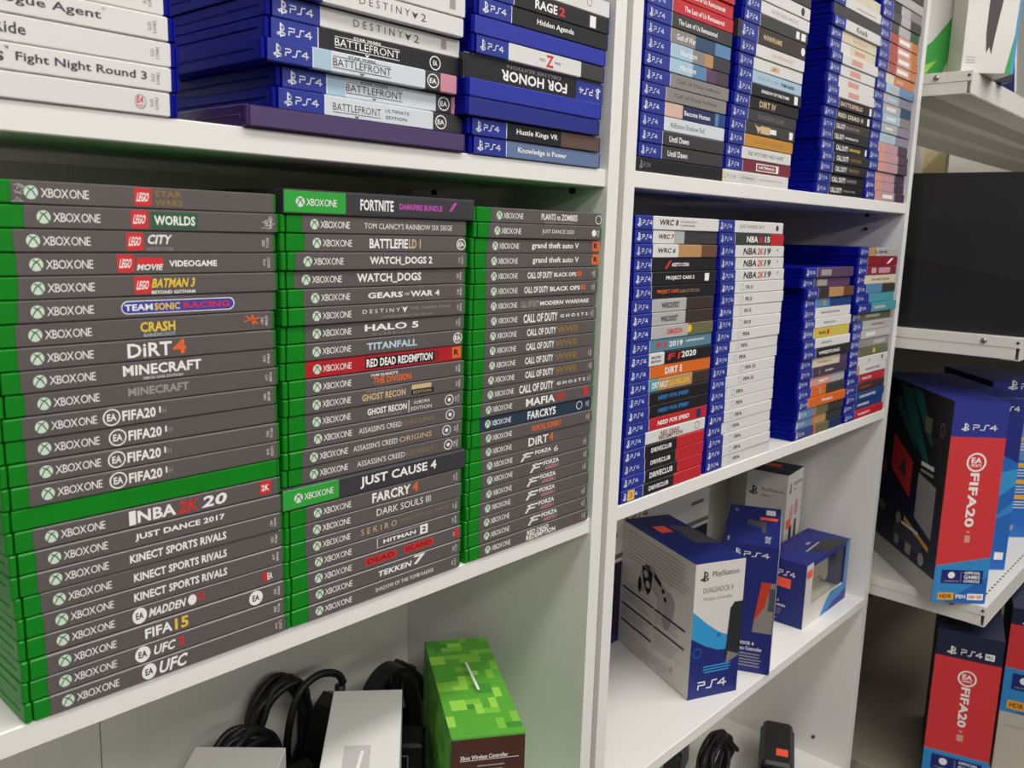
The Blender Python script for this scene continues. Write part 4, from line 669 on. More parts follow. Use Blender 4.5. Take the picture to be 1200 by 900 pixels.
# ------------------------------------------------------------------ printed cartons
class Carton:
    """box with prints: local x along the front, y into the depth, z up; millimetres"""
    def __init__(self, name, x, y, z, yaw, w, d, h, label, cat, group=None, rot=None):
        self.w, self.d, self.h = w, d, h
        self.root = empty(name, (x*S, y*S, z*S+Z0+.0002), math.radians(yaw), label, cat, group)
        if rot: self.root.rotation_euler = rot
        self.n = 0
    def body(self, m, name='carton'):
        mb = MB(); mb.prism(0, self.w*S, 0, self.d*S, 0, self.h*S, m, r=.0008, bev=.0006, n=2); return mb.build(name, self.root)
    def to3(self, face):
        e = lambda l: .25+.05*l
        if face == 'f': return lambda u, v, l: (u*S, -e(l)*S, v*S)
        if face == 'l': return lambda u, v, l: (-e(l)*S, (self.d-u)*S, v*S)       # u runs from the back to the front
        if face == 't': return lambda u, v, l: (u*S, v*S, (self.h+e(l))*S)
        if face == 'r': return lambda u, v, l: ((self.w+e(l))*S, u*S, v*S)
    def print(self, face, items, name='printed_panel', parent=None):
        """items: polygons ('poly', [(u, v)...], colour) or (text/#shape, u0, u1, vc, h, colour, style[, 'down'])"""
        mb = MB(); f3 = self.to3(face)
        for q, it in enumerate(items):
            if it[0] == 'cell': mb.add([f3(a, b, 0) for a, b in it[1]], [[0, 1, 2, 3]], ink(it[2]))
            elif it[0] == 'poly': mb.add([f3(a, b, q*.4) for a, b in it[1]], [list(range(len(it[1])))], ink(it[2]) if isinstance(it[2], str) else it[2])
            elif len(it) > 7:   # lettering that reads downwards: u0,u1 are heights from top to bottom, vc the u centre
                _, a0, a1, uc, h, c, st, _d = it; g = SHAPES[it[0]] if it[0][0] == '#' else GLY.get((it[0], 'b' in st))
                if g and g[0]: mb.add([f3(uc+(b-.5)*h, a0+(a1-a0)*a, q*.4) for a, b in g[0]], g[1], ink(c))
            else: draw(mb, it, lambda a, b, l, f3=f3, q=q: f3(a, b, q*.4), 0)
        return mb.build(name, parent or self.root)
    def sticker(self, face, u0, u1, v0, v1, hexc='#ff5a3c', txt=None, name='price_sticker'):
        mb = MB(); f3 = self.to3(face)
        mb.add([f3(a, b, 14) for a, b in ((u0, v0), (u1, v0), (u1, v1), (u0, v1))], [[0, 1, 2, 3]], mat('sticker_'+hexc[1:], hexc, .5))
        if txt: draw(mb, (txt, u0+(u1-u0)*.2, u1-(u1-u0)*.2, (v0+v1)/2, (v1-v0)*.5, 'dr', 'b'), lambda a, b, l: f3(a, b, 16), 0)
        o = mb.build(name, self.root); o['label'] = 'small orange-red price sticker'; return o
CODE_COL.update({'cb': '#17226e', 'cb2': '#252d86', 'cw': '#d8d3cc', 'cg': '#a7a29d', 'cyan': '#2f93c9', 'cyan2': '#1f63b4', 'navy': '#171c38', 'fr': '#cf3338', 'fb': '#2f86c4', 'teald': '#1d5a56', 'amber': '#e2a428', 'smk': '#2a2a30', 'smk2': '#4b4b52',
                 'dw': '#b5b0a8', 'orr': '#c23a24', 'gn1': '#58a634', 'gn2': '#7cc03f', 'gn3': '#98d24e', 'gn4': '#3f8f2e', 'earth': '#4a2a20'})
CB = mat('blue_carton', '#192476', .5); CW = mat('white_carton', '#d6d1cb', .4, coat=.15); CD = mat('dark_carton', '#171c36', .5)
WINDOW = bpy.data.materials.new('clear_film'); WINDOW.use_nodes = True
_nt = WINDOW.node_tree; _nt.nodes.clear()
_o = _nt.nodes.new('ShaderNodeOutputMaterial'); _mx = _nt.nodes.new('ShaderNodeMixShader'); _tr = _nt.nodes.new('ShaderNodeBsdfTransparent'); _gl = _nt.nodes.new('ShaderNodeBsdfGlossy'); _mx.inputs[0].default_value = .08
_gl.inputs['Roughness'].default_value = .05
_nt.links.new(_tr.outputs[0], _mx.inputs[1]); _nt.links.new(_gl.outputs[0], _mx.inputs[2]); _nt.links.new(_mx.outputs[0], _o.inputs[0])
def lines(u0, u1, v0, dv, n, h, c, ragged=.1): return [('#rect', u0, u1-random.uniform(0, ragged)*(u1-u0), v0-dv*i, h, c, '') for i in range(n)]
def pad_outline(u, v, s, c, rot=0):
    """game controller silhouette as a polygon"""
    pts = [(-1, .1), (-.9, .45), (-.6, .6), (-.3, .5), (.3, .5), (.6, .6), (.9, .45), (1, .1), (1.05, -.55), (.85, -.7), (.65, -.55), (.45, -.1), (-.45, -.1), (-.65, -.55), (-.85, -.7), (-1.05, -.55)]
    k, q = math.cos(math.radians(rot)), math.sin(math.radians(rot))
    return ('poly', [(u+(a*k-b*q)*s, v+(a*q+b*k)*s) for a, b in pts], c)

# controller box with its white side turned to the left, blue top
zE = -335
b = Carton('controller_box', 295, 43.6, zE, -25, 80, 190, 192, 'white and blue controller box standing nearest the front, its grey back side turned left', 'box')
b.body(CW)
b.print('t', [('poly', [(0, 0), (80, 0), (80, 190), (0, 190)], 'cb'), ('poly', [(46, 70), (79, 60), (79, 130), (52, 150)], 'smk2'), ('#rect', 4, 7, 95, 150, 'cb2', '')], 'top_panel')
b.sticker('t', 22, 42, 118, 146)
b.print('f', [('#ps', 8, 22, 174, 15, 'k', ''), ('PlayStation', 27, 70, 175, 10, 'dg', ''), ('DUALSHOCK 4', 14, 62, 154, 7.5, 'dg2', ''), ('Wireless Controller', 14, 62, 142, 5, 'g', ''),
  ('poly', [(0, 0), (80, 0), (80, 70), (62, 84), (44, 92), (24, 106), (10, 118), (0, 126)], 'cyan2'),
  ('poly', [(0, 126), (10, 118), (24, 106), (44, 92), (58, 85), (60, 66), (44, 66), (24, 74), (0, 88)], 'cyan'),
  ('poly', [(0, 88), (24, 74), (44, 66), (60, 64), (62, 0), (0, 0)], 'cb'), ('poly', [(60, 72), (80, 60), (80, 0), (60, 0)], 'cb'),
  ('#ring', 4, 18, 66, 14, 'cyan2', ''), ('#disc', 40, 47, 88, 6, 'cyan2', ''),
  ('#rect', 22, 66, 44, 2, 'cyan', ''), ('#rect', 22, 66, 40, 2, 'cyan', ''), ('#rect', 24, 64, 36, 2, 'cyan', ''), ('#ps4', 15, 62, 18, 12, 'w', '')], 'front_panel')
mb = MB(); f3 = b.to3('f')
mb.add([f3(*p, 9) for p in ((56, 52), (80, 58), (80, 132), (66, 132), (60, 124))], [[0, 1, 2, 3, 4]], mat('smoky_window', '#23242c', .12, coat=.6)); mb.build('window', b.root)
mb = MB(); mb.add([f3(*p, 10) for p in ((58, 44), (80, 54), (60, 62))], [[0, 1, 2]], mat('grey_card', '#7c7a74', .5)); mb.build('inner_tray', b.root)
b.print('l', [pad_outline(104, 116, 44, 'cg', -24), pad_outline(92, 124, 34, 'dw', -24), ('poly', [(60, 142), (78, 150), (90, 140), (86, 112), (78, 104), (66, 120)], 'k'), ('#disc', 66, 78, 134, 11, 'dw', ''), ('#disc', 72, 84, 120, 11, 'dw', ''), ('poly', [(92, 146), (112, 136), (114, 128), (94, 136)], 'k'), ('#disc', 114, 122, 126, 7, 'k', ''), ('#disc', 120, 128, 116, 7, 'k', ''), ('#disc', 52, 62, 112, 24, 'k', '')]+lines(20, 180, 182, 5.5, 8, 1.1, 'g')+lines(30, 90, 104, 6, 3, 1, 'g')
  +[('#rect', 10, 96, y, 2.6, 'navy', '') for y in (92, 66, 40)]+[('#rect', 100, 176, y, 2.6, 'navy', '') for y in (92, 66)]
  +lines(12, 94, 86, 3.6, 4, .8, 'g', .3)+lines(12, 94, 60, 3.6, 4, .8, 'g', .3)+lines(102, 174, 86, 3.6, 4, .8, 'g', .3)+lines(102, 170, 58, 4, 6, .8, 'cg', .4)+lines(70, 170, 22, 4, 4, .7, 'cg', .4)+[('#disc', 146, 152, 24, 7, 'salm', '')], 'back_panel')

# blue controller box standing behind it
b = Carton('controller_box', 406, 67, zE, -65.5, 78, 186, 190, 'deep blue controller box standing behind the white one, slit window with red controller', 'box')
b.body(CB)
b.print('t', [('poly', [(0, 0), (78, 0), (78, 186), (0, 186)], 'cb'), ('poly', [(30, 90), (52, 84), (52, 60), (58, 60), (58, 110), (30, 120)], 'smk2'), ('SONY', 58, 66, 30, 30, 'w', ''), ('#rect', 56, 70, 160, 26, 'w', ''), ('#rect', 6, 9, 20, 20, 'g', ''), ('#ps', 6, 16, 160, 16, 'g', '')], 'top_panel')
b.sticker('t', 48, 74, 118, 132)
b.print('f', [('poly', [(0, 0), (78, 0), (78, 190), (0, 190)], 'cb'), ('#ps', 16, 27, 179, 10, 'w', ''), ('#ps4', 31, 66, 177, 7.5, 'w', ''), ('DUALSHOCK 4', 14, 54, 44, 5, 'w', 'b'), ('Wireless Controller', 22, 66, 36, 5.5, 'w', 'b')]+lines(18, 66, 28, 4.5, 5, 1.6, 'g'), 'front_panel')
mb = MB(); f3 = b.to3('f')
mb.add([f3(*p, 6) for p in ((50, 62), (77, 62), (77, 138), (58, 138))], [[0, 1, 2, 3]], mat('window_backing', '#8b827b', .5))
mb.add([f3(*p, 7) for p in ((51, 78), (64, 100), (72, 138), (58, 138))], [[0, 1, 2, 3]], ink('orr'))
mb.add([f3(*p, 8) for p in ((69, 96), (77, 96), (77, 130), (70, 130))], [[0, 1, 2, 3]], ink('smk2'))
mb.build('window', b.root)
mb = MB(); mb.prism(.0775, .0788, .001, .185, .001, .189, mat('pale_card', '#b9b6b8', .5)); mb.build('side_panel', b.root)

# box with a clear window, lying on its side at the right
b = Carton('controller_box', 614, 25, zE, 0.5, 179, 76, 108, 'low blue box at the right shelf end, clear window in front, orange side sticker', 'box')
T_ = .0012
mb = MB()
mb.prism(0, .179, 0, .076, .1068, .108, CB, bev=.0003)                       # top
mb.prism(0, T_, .0012, .076, 0, .1068, CB); mb.prism(.1778, .179, .0012, .076, 0, .1068, CB); mb.prism(T_, .1778, .0748, .076, 0, .1068, CB); mb.prism(T_, .1778, .0012, .0748, 0, T_, CB)
mb.prism(0, .026, 0, T_, 0, .1068, CW); mb.prism(.160, .179, 0, T_, 0, .1068, CB); mb.prism(.026, .160, 0, T_, 0, .034, CW); mb.prism(.026, .160, 0, T_, .100, .1068, CB)
mb.build('carton', b.root)
mb = MB(); mb.prism(.003, .176, .045, .047, .002, .106, mat('pale_tray', '#d8d2c0', .55)); mb.prism(.003, .176, .002, .045, .002, .02, MATS['pale_tray'])
pts = [(.04, .04), (.05, .03), (.07, .05), (.115, .055), (.14, .035), (.15, .045), (.145, .08), (.125, .09), (.07, .085), (.045, .075)]
mb.add([(x, .040, z) for x, z in pts]+[(x*.96+.004, .022, z*.96+.003) for x, z in pts], [list(range(10))[::-1], list(range(10, 20))]+[[i, (i+1) % 10, 10+(i+1) % 10, 10+i] for i in range(10)], mat('putty_controller', '#a8a28e', .5))
mb.prism(.03, .10, .004, .04, .0955, .1045, mat('dark_tray', '#1a1b1e', .5))
mb.build('inner_tray', b.root)
mb = MB(); mb.prism(.0255, .1605, .0013, .0016, .0335, .1005, WINDOW); mb.build('window', b.root)
b.print('f', [('poly', [(163, 0), (179, 0), (179, 107), (163, 107)], 'sky'), ('poly', [(70, 0), (179, 0), (179, 30), (110, 33), (92, 22)], 'fb'), ('poly', [(92, 0), (179, 0), (179, 20), (120, 12)], 'cb2')]+lines(100, 160, 26, 4, 4, 1.4, 'sky'), 'front_panel')
b.print('l', [('poly', [(0, 0), (76, 0), (76, 108), (0, 108)], 'cb'), ('#ps4', 30, 58, 86, 9, 'w', ''), ('DUALSHOCK 4', 0, 34, 38, 5, 'w', 'b'), ('Wireless Controller', 10, 46, 31, 5, 'w', 'b')]+lines(6, 40, 24, 4, 3, 1.2, 'g')+lines(6, 36, 8, 4, 1, 1.2, 'g'), 'side_panel')
b.print('t', [('poly', [(96, 0), (168, 0), (150, 34), (60, 26)], 'smk'), ('#rect', 92, 108, 42, 5, 'g', ''), ('poly', [(60, 26), (120, 30), (120, 33), (58, 29)], 'cg')], 'top_panel')
b.sticker('l', 30, 52, 62, 78); b.sticker('f', 3, 21, 84, 98)

# tall white box at the back with two dark sticks pictured on it
b = Carton('camera_box', 724, 116, zE, 6, 82, 74, 214, 'tall white box with dark top at the back right, two dark sticks pictured', 'box')
b.body(CW)
b.print('t', [('poly', [(0, 0), (82, 0), (82, 74), (0, 74)], 'navy'), ('poly', [(28, 20), (44, 20), (44, 56), (28, 56)], 'smk2')], 'top_panel')
b.sticker('t', 40, 62, 30, 56)
b.print('f', [('#ps', 9, 22, 187, 20, 'dg', ''), ('PlayStation', 32, 76, 192, 9, 'dg2', ''), ('Move', 32, 50, 182, 6, 'g', ''),
  ('poly', [(22, 20), (36, 20), (36, 118), (22, 118)], 'smk'), ('poly', [(48, 20), (60, 20), (60, 124), (48, 124)], 'smk'), ('#disc', 20, 38, 140, 30, 'salm', ''), ('#disc', 46, 62, 146, 30, 'pk', '')], 'front_panel')
b.print('l', [('#ps', 6, 22, 178, 18, 'k', ''), ('PlayStation', 28, 68, 182, 7, 'dg', ''), ('Camera', 28, 46, 172, 5, 'dg2', ''), ('poly', [(26, 128), (48, 122), (48, 142), (26, 146)], 'smk'), ('poly', [(28, 106), (44, 104), (48, 120), (26, 126)], 'brt'),
  ('poly', [(60, 40), (70, 38), (70, 70), (60, 74)], 'smk')], 'side_panel')
b.sticker('f', 6, 28, 116, 132)

# white console cartons stacked on dark ones against the back of the right bookcase
def console(x, z, wd, h, white, label, d=58):
    b = Carton('console_box', x, 213, z, 0, wd, d, h, label, 'box', 'console cartons at the back')
    b.body(CW if white else CD)
    if white: b.print('f', [('#ps', wd-86, wd-70, h*.63, 20, 'k', ''), ('#ps4', wd-62, wd-18, h*.6, 13, 'dg', ''), ('#ps4', 8, 52, h*.42, 14, 'dg', ''), ('#rect', wd-60, wd-20, h*.3, 6, 'dg2', ''), ('poly', [(0, 6), (wd, 6), (wd, 14), (0, 14)], 'dg2')]+lines(20, wd-100, 30, 6, 3, 1.5, 'g'), 'front_panel')
    else: b.print('f', [('poly', [(20, 20), (90, 20), (90, 90), (40, 100)], 'drd'), ('poly', [(0, 0), (wd, 0), (wd, 12), (0, 18)], 'cb')]+lines(100, 200, 60, 8, 3, 2, 'g'), 'front_panel')
    return b
console(48, -335, 330, 128, False, 'dark blue carton lying at the back beneath a white one')
console(48, -206.5, 330, 150, True, 'white carton with grey lettering at back left, on a dark one')
console(386, -335, 244, 128, False, 'dark carton at the back behind the two upright controller boxes')
console(386, -206.5, 244, 150, True, 'white carton with dark symbol, back wall, right of the other')

# ------------------------------------------------------------------ bottom left bay
def cable(name, pts, rad, label, m=RUBBER, extra=None, closed=False, group='black cables in the lower left bay', cat='cable'):
    P = [(x*S, y*S, z*S+Z0) for x, y, z in pts]; c = Vector(P[0]); lo = min(p[2] for p in P)
    root = empty('cable_bundle', (c.x, c.y, lo-rad*S), label=label, cat=cat, group=group)
    mb = MB(); fz = (-664.6 if lo < Z0-.5 else -334.6)*S+Z0+rad*S
    q = [Vector((p.x, min(p.y, (272-rad)*S), max(p.z, fz)))-root.location for p in spline(P, 6, closed)]; mb.tube(q, rad*S, m, 8, closed); mb.build('cord', root)
    return root
def coil(cx, cy, cz, rx, ry, tilt, turns, rad, jit=6, seed=1):
    rnd = random.Random(seed); o = []
    for i in range(turns*10):
        t = 2*math.pi*i/10; kx = rx*(1+rnd.uniform(-.12, .12)); kz = ry*(1+rnd.uniform(-.12, .12))
        o.append((cx+kx*math.cos(t)*math.cos(tilt)+rnd.uniform(-jit, jit), cy+kx*math.cos(t)*math.sin(tilt)+rnd.uniform(-jit, jit)+(i/(turns*10)-.5)*26, cz+kz*math.sin(t)))
    fz = -664.4 if cz < -500 else -334.4
    return [(x, min(y, 267-rad), max(z, fz+rad)) for x, y, z in o]
zG = -335
r = cable('', coil(-264, 218, -270, 42, 52, .1, 8, 3.4, 5, 3), 3.4, 'loose black cable tangle at the left of the lower left bay')
r = cable('', coil(-200, 252, -262, 34, 66, 0, 7, 3.8, 3, 5), 3.8, 'tall upright coil of black cable behind the white box')
r = cable('', [(-136, 225, -212), (-144, 226, -199), (-166, 227, -192), (-190, 227, -202), (-204, 227, -235), (-206, 228, -280), (-196, 229, -331)], 4.2, 'single black cord arching over to the power brick')
r = cable('', coil(-30, 250, -285, 18, 44, .0, 4, 4.4, 4, 7), 4.4, 'thick looped black cable near the bay corner')
r = cable('', [(-60, 226, -215), (-40, 225, -230), (-20, 224, -255), (-12, 226, -290), (-24, 222, -320), (-70, 215, -331)], 3.0, 'thin black cord hanging down into the bay corner')
# power brick leaning on the back panel
b = empty('power_brick', (-176*S, 196*S, zG*S+Z0+.0003), math.radians(14), 'black wedge-shaped power brick rising behind the white box', 'power supply')
mb = MB(); pts = [(0, 0), (.082, 0), (.08, .06), (.052, .104), (.036, .112), (.022, .104), (.002, .06)]
mb.add([(x, 0, z) for x, z in pts]+[(x, .038, z) for x, z in pts], [list(range(7)), list(range(7, 14))[::-1]]+[[i, 7+i, 7+(i+1) % 7, (i+1) % 7] for i in range(7)], BLACKP); mb.build('housing', b)
mb = MB(); mb.tube([(.041, .019, .110), (.041, .019, .122)], .006, RUBBER, 8); mb.build('strain_relief', b)
b = empty('power_adapter', (-262*S, 176*S, zG*S+Z0+.0003), math.radians(-8), 'plain black power adapter standing behind the long white box', 'power supply')
mb = MB(); mb.prism(0, .050, 0, .016, 0, .088, BLACKP, r=.004, bev=.003); mb.build('housing', b)
mb = MB(); mb.prism(.012, .038, -.0004, .001, .03, .06, mat('charcoal_label', '#2c2c30', .5)); mb.build('rating_label', b)
# wide flat strap loop (breakaway cable ribbon)
r = empty('strap_loop', (-88*S, 176*S, zG*S+Z0), label='broad flat black strap bent into an arch', cat='strap')
sp = spline([(-.05, 0, .004), (-.052, .0, .07), (-.04, .0, .124), (-.012, .0, .142), (.012, 0, .124), (.026, 0, .07), (.034, 0, .006)], 6)
mb = MB(); vs = []; fs = []
for i, p in enumerate(sp):
    t = (sp[min(i+1, len(sp)-1)]-sp[max(i-1, 0)]).normalized(); nn = Vector((-t.z, 0, t.x))
    for dy, k in ((0, -1), (.022, -1), (.022, 1), (0, 1)): vs.append(p+nn*.0022*k+Vector((0, dy-.0, 0)))
for i in range(len(sp)-1):
    for k in range(4): fs.append([i*4+k, i*4+(k+1) % 4, i*4+4+(k+1) % 4, i*4+4+k])
fs += [[0, 1, 2, 3], [len(vs)-1, len(vs)-2, len(vs)-3, len(vs)-4]]
mb.add(vs, fs, BLACKP); mb.build('strap', r)
# dark hub with an outlined port
b = Carton('adapter_box', -160, 142, zG, -46, 50, 38, 96, 'black adapter with pale outlined socket, between white and green boxes', 'adapter')
mb = MB(); mb.prism(0, .050, 0, .038, 0, .096, BLACKP, r=.004, bev=.003); mb.build('housing', b.root)
mb = MB(); f3 = b.to3('f'); v, f = stroke([(24, 62), (34, 62), (34, 84), (24, 84), (24, 62)], 1.4); mb.add([f3(x, y, 2) for x, y in v], f, ink('g')); mb.build('socket', b.root)
mb = MB()
for k in range(4): mb.prism((.037+.003*k), (.0385+.003*k), -.0006, .001, .05, .09, BLACKP)
mb.build('vent_ribs', b.root)
r = cable('', [(-172, 66, -331), (-166, 72, -312), (-156, 84, -280), (-150, 92, -250), (-158, 86, -244), (-168, 74, -268), (-178, 62, -300), (-176, 64, -328)], 3.6, 'black cord looping between the white and green boxes')
r = cable('', coil(-205, 26, -302, 30, 28, .86, 5, 3.2, 3, 31), 3.2, 'dark cord coil wedged between white and green boxes, front')
r = cable('', coil(-303, 66, -290, 30, 46, .8, 7, 3.6, 4, 21), 3.6, 'dense black cable coil between the two white boxes, front')
r = cable('', coil(-254, 142, -284, 30, 50, .8, 7, 3.8, 4, 22), 3.8, 'dense black cable coil behind the front one, white boxes either side')

r = cable('', coil(-345, 24, -300, 26, 32, .8, 6, 3.6, 3, 33), 3.6, 'small black cable coil at the front between the white boxes')

# white cartons
def white_box(x, y, w_, d_, h_, label, yaw, inset=True):
    b = Carton('white_box', x, y, zG, yaw, w_, d_, h_, label, 'box'); b.body(mat('white_gloss_carton', '#e2e0dc', .34, coat=.2))
    if inset:
        mb = MB(); f3 = b.to3('t'); mb.add([f3(*p, 1) for p in ((w_*.28, 30), (w_*.62, 30), (w_*.62, 95), (w_*.28, 95))], [[0, 1, 2, 3]], mat('silver_emboss', '#c4c2bf', .22, coat=.4))
        draw(mb, ('#slash', w_*.42, w_*.54, 62, 50, 'w', ''), lambda a, c, l: f3(a, c, 3), 0); mb.build('lid_emblem', b.root)
    mb = MB(); mb.prism(-.0004, w_*S+.0004, -.0004, d_*S+.0004, (h_-26)*S, (h_-25.2)*S, mat('seam_grey', '#8d8b88', .6)); mb.build('lid_seam', b.root)
    return b
white_box(-330, 10, 66, 188, 170, 'long white box with silver lid emblem, lower left bay', -42)
white_box(-448, 60, 78, 150, 166, 'plain white box at far left of the lower bay, half hidden', -46, False)

# green pixel-pattern controller box
b = Carton('controller_box', -180.4, 10.1, zG, -35, 67.5, 188, 170, 'green pixel-patterned box with brown front in the lower left bay', 'box')
b.body(mat('pixel_green', '#4f9a2c', .4, coat=.15))
rnd = random.Random(5)
def pixels(nu, nv, cu, cv, v0, palette):
    grid = [[None]*nv for _ in range(nu)]
    for _ in range(nu*nv//3):
        i, j, c = rnd.randrange(nu), rnd.randrange(nv), rnd.choice(palette); wu, wv = rnd.choice([(1, 1), (2, 1), (2, 2), (3, 1), (1, 2)])
        for x in range(i, min(nu, i+wu)):
            for y in range(j, min(nv, j+wv)): grid[x][y] = c
    return [('cell', [(x*cu, v0+y*cv), ((x+1)*cu, v0+y*cv), ((x+1)*cu, v0+(y+1)*cv), (x*cu, v0+(y+1)*cv)], grid[x][y] or 'gn1') for x in range(nu) for y in range(nv)]
b.print('t', pixels(9, 21, 7.5, 8.95, 0, ['gn1', 'gn2', 'gn2', 'gn3', 'gn3', 'gn4', 'gn1'])+[('poly', [(37, 72), (39.5, 72), (36.5, 128), (34, 128)], 'w')], 'top_panel')
b.print('l', pixels(21, 11, 8.95, 8, 82, ['gn4', 'gn4', 'gn1', 'gn2']), 'side_panel')
b.print('f', [('poly', [(0, 0), (67.5, 0), (67.5, 168), (0, 168)], 'earth'), ('Xbox Wireless Controller', 8, 52, 150, 4.2, 'w', 'b'), ('#rect', 8, 62, 147, .5, 'w', ''), pad_outline(15, 132, 6, 'w')]+lines(24, 52, 141, 4.2, 4, 1.3, 'g', .3)+lines(24, 40, 121, 4, 1, 1.3, 'g'), 'front_panel')

# ------------------------------------------------------------------ bottom right bay: sensor bar and its cable
u = Vector((.91, .415, 0)); ya = math.atan2(.415, .91)
r = empty('sensor_unit', (660*S, 32*S, -665*S+Z0+.0003), ya, 'black block-shaped unit with orange sticker on the lowest right shelf', 'sensor')
mb = MB(); mb.prism(0, .150, 0, .060, 0, .046, BLACKP, r=.006, bev=.004); mb.prism(.006, .146, .004, .056, .045, .060, BLACKP, r=.008, bev=.005); mb.build('housing', r)
mb = MB(); mb.prism(.1494, .1508, .006, .054, .006, .042, mat('grey_end', '#77756f', .5), r=.0003); mb.prism(.1500, .1512, .03, .044, .02, .036, mat('pale_sticker', '#c9c6c0', .5)); mb.build('end_plate', r)
mb = MB(); mb.add([(x, y, .0604) for x, y in ((.03, .012), (.052, .012), (.052, .032), (.03, .032))], [[0, 1, 2, 3]], mat('sticker_ff5a3c', '#ff5a3c', .5)); mb.build('price_sticker', r)
r = cable('', coil(604, 150, -616, 52, 42, .1, 8, 4.4, 6, 12), 4.2, 'coil of black cable left of the black unit, lowest right shelf', group='black cables on the lowest right shelf')
r = cable('', [(652, 62, -640), (636, 66, -622), (612, 76, -606), (584, 88, -602), (560, 100, -616), (548, 104, -645), (560, 96, -660)], 4.6, 'thick black lead running from the unit to the coil', group='black cables on the lowest right shelf')
mbx = MB()
b = empty('cable_reel', (560*S, 196*S, -665*S+Z0+.0003), .3, 'flat black folded strap with grey-green edge beside the coil', 'cable')
mbx.prism(0, .08, 0, .03, 0, .05, BLACKP, r=.006, bev=.004); mbx.build('housing', b)
mbx = MB(); mbx.prism(.02, .026, -.001, .031, .004, .051, mat('green_grey', '#5f726a', .5)); mbx.build('band', b)

# ------------------------------------------------------------------ metal shop shelving beside the right bookcase
r = empty('shop_shelving', (1.35, .1, 0), label='white metal shop shelving unit at the right with slotted shelves', cat='shelving')
off = Vector((-1.35, -.1, 0))
STEEL = mat('bright_steel', '#9a968f', .3, metal=.8)
def gshelf(z, yf, x0=850, x1=3300, th=34, slots=True, M_=None):
    METALW = M_ or MATS['white_metal']
    mb = MB(); blk(mb, x0+1.5, x1, yf, 255, z-2, z, METALW, .0006)                        # deck
    blk(mb, x0+1.5, x1, yf, yf+1.6, z-th, z-1, METALW); blk(mb, x0+1.5, x1, 253, 255, z-th, z-1, METALW)
    blk(mb, x0+1.5, x1, yf, yf+26, z-th-1.5, z-th, METALW)
    for yy in (60, 150): blk(mb, x0+1.5, x1, yy, yy+22, z-th*.8, z-2, METALW)              # stiffening ribs
    o = mb.build('shelf', r); o.location = off
    if slots:
        mb = MB()
        for k in range(30):
            for rr_ in range(1): blk(mb, x0+60+k*18, x0+68+k*18, yf+14, yf+17, z-.1, z+.15, mat('slot_shadow', '#3f3c38', .8), 0)
        q = mb.build('slots', o); q.location = (0, 0, 0)
    mb = MB(); blk(mb, x0-1.2, x0+1.2, yf-1, 250, z-th*.45, z+.4, METALW, .0004); blk(mb, x0-.2, x0+1.4, yf+6, 250, z-th, z-th*.45, METALW, .0004)
    q = mb.build('bracket', r); q.location = off
    mb = MB(); mb.tube([((x0-1.2)*S, (yf+52)*S, (z-th*.22)*S+Z0), ((x0-4)*S, (yf+52)*S, (z-th*.22)*S+Z0)], .0042, STEEL, 10); mb.tube([((x0-1.2)*S, (yf+4)*S, (z-th*.2)*S+Z0), ((x0-2.2)*S, (yf+4)*S, (z-th*.2)*S+Z0)], .0022, mat('dark_hole', '#2a2825', .7), 8)
    q = mb.build('bolt', r); q.location = off
gshelf(546, -67); gshelf(138, -182); gshelf(-304, -182); gshelf(-660, -300, th=60, slots=False, M_=mat('brown_grey_metal', '#8d8475', .5, noise=.06))
mb = MB(); blk(mb, 850, 3300, 256, 262, -1090, 384, mat('brown_hardboard', '#3b342d', .7, noise=.1, nscale=30)); q = mb.build('back_panel', r); q.location = off
for xx in (842, 1880):
    mb = MB(); blk(mb, xx, xx+28, 263, 320, -1100, 760, mat('beige_post', '#c9b98f', .5)); q = mb.build('post', r); q.location = off
mb = MB(); blk(mb, 852, 3300, -292, 250, -1098, -722, METALW); q = mb.build('plinth', r); q.location = off

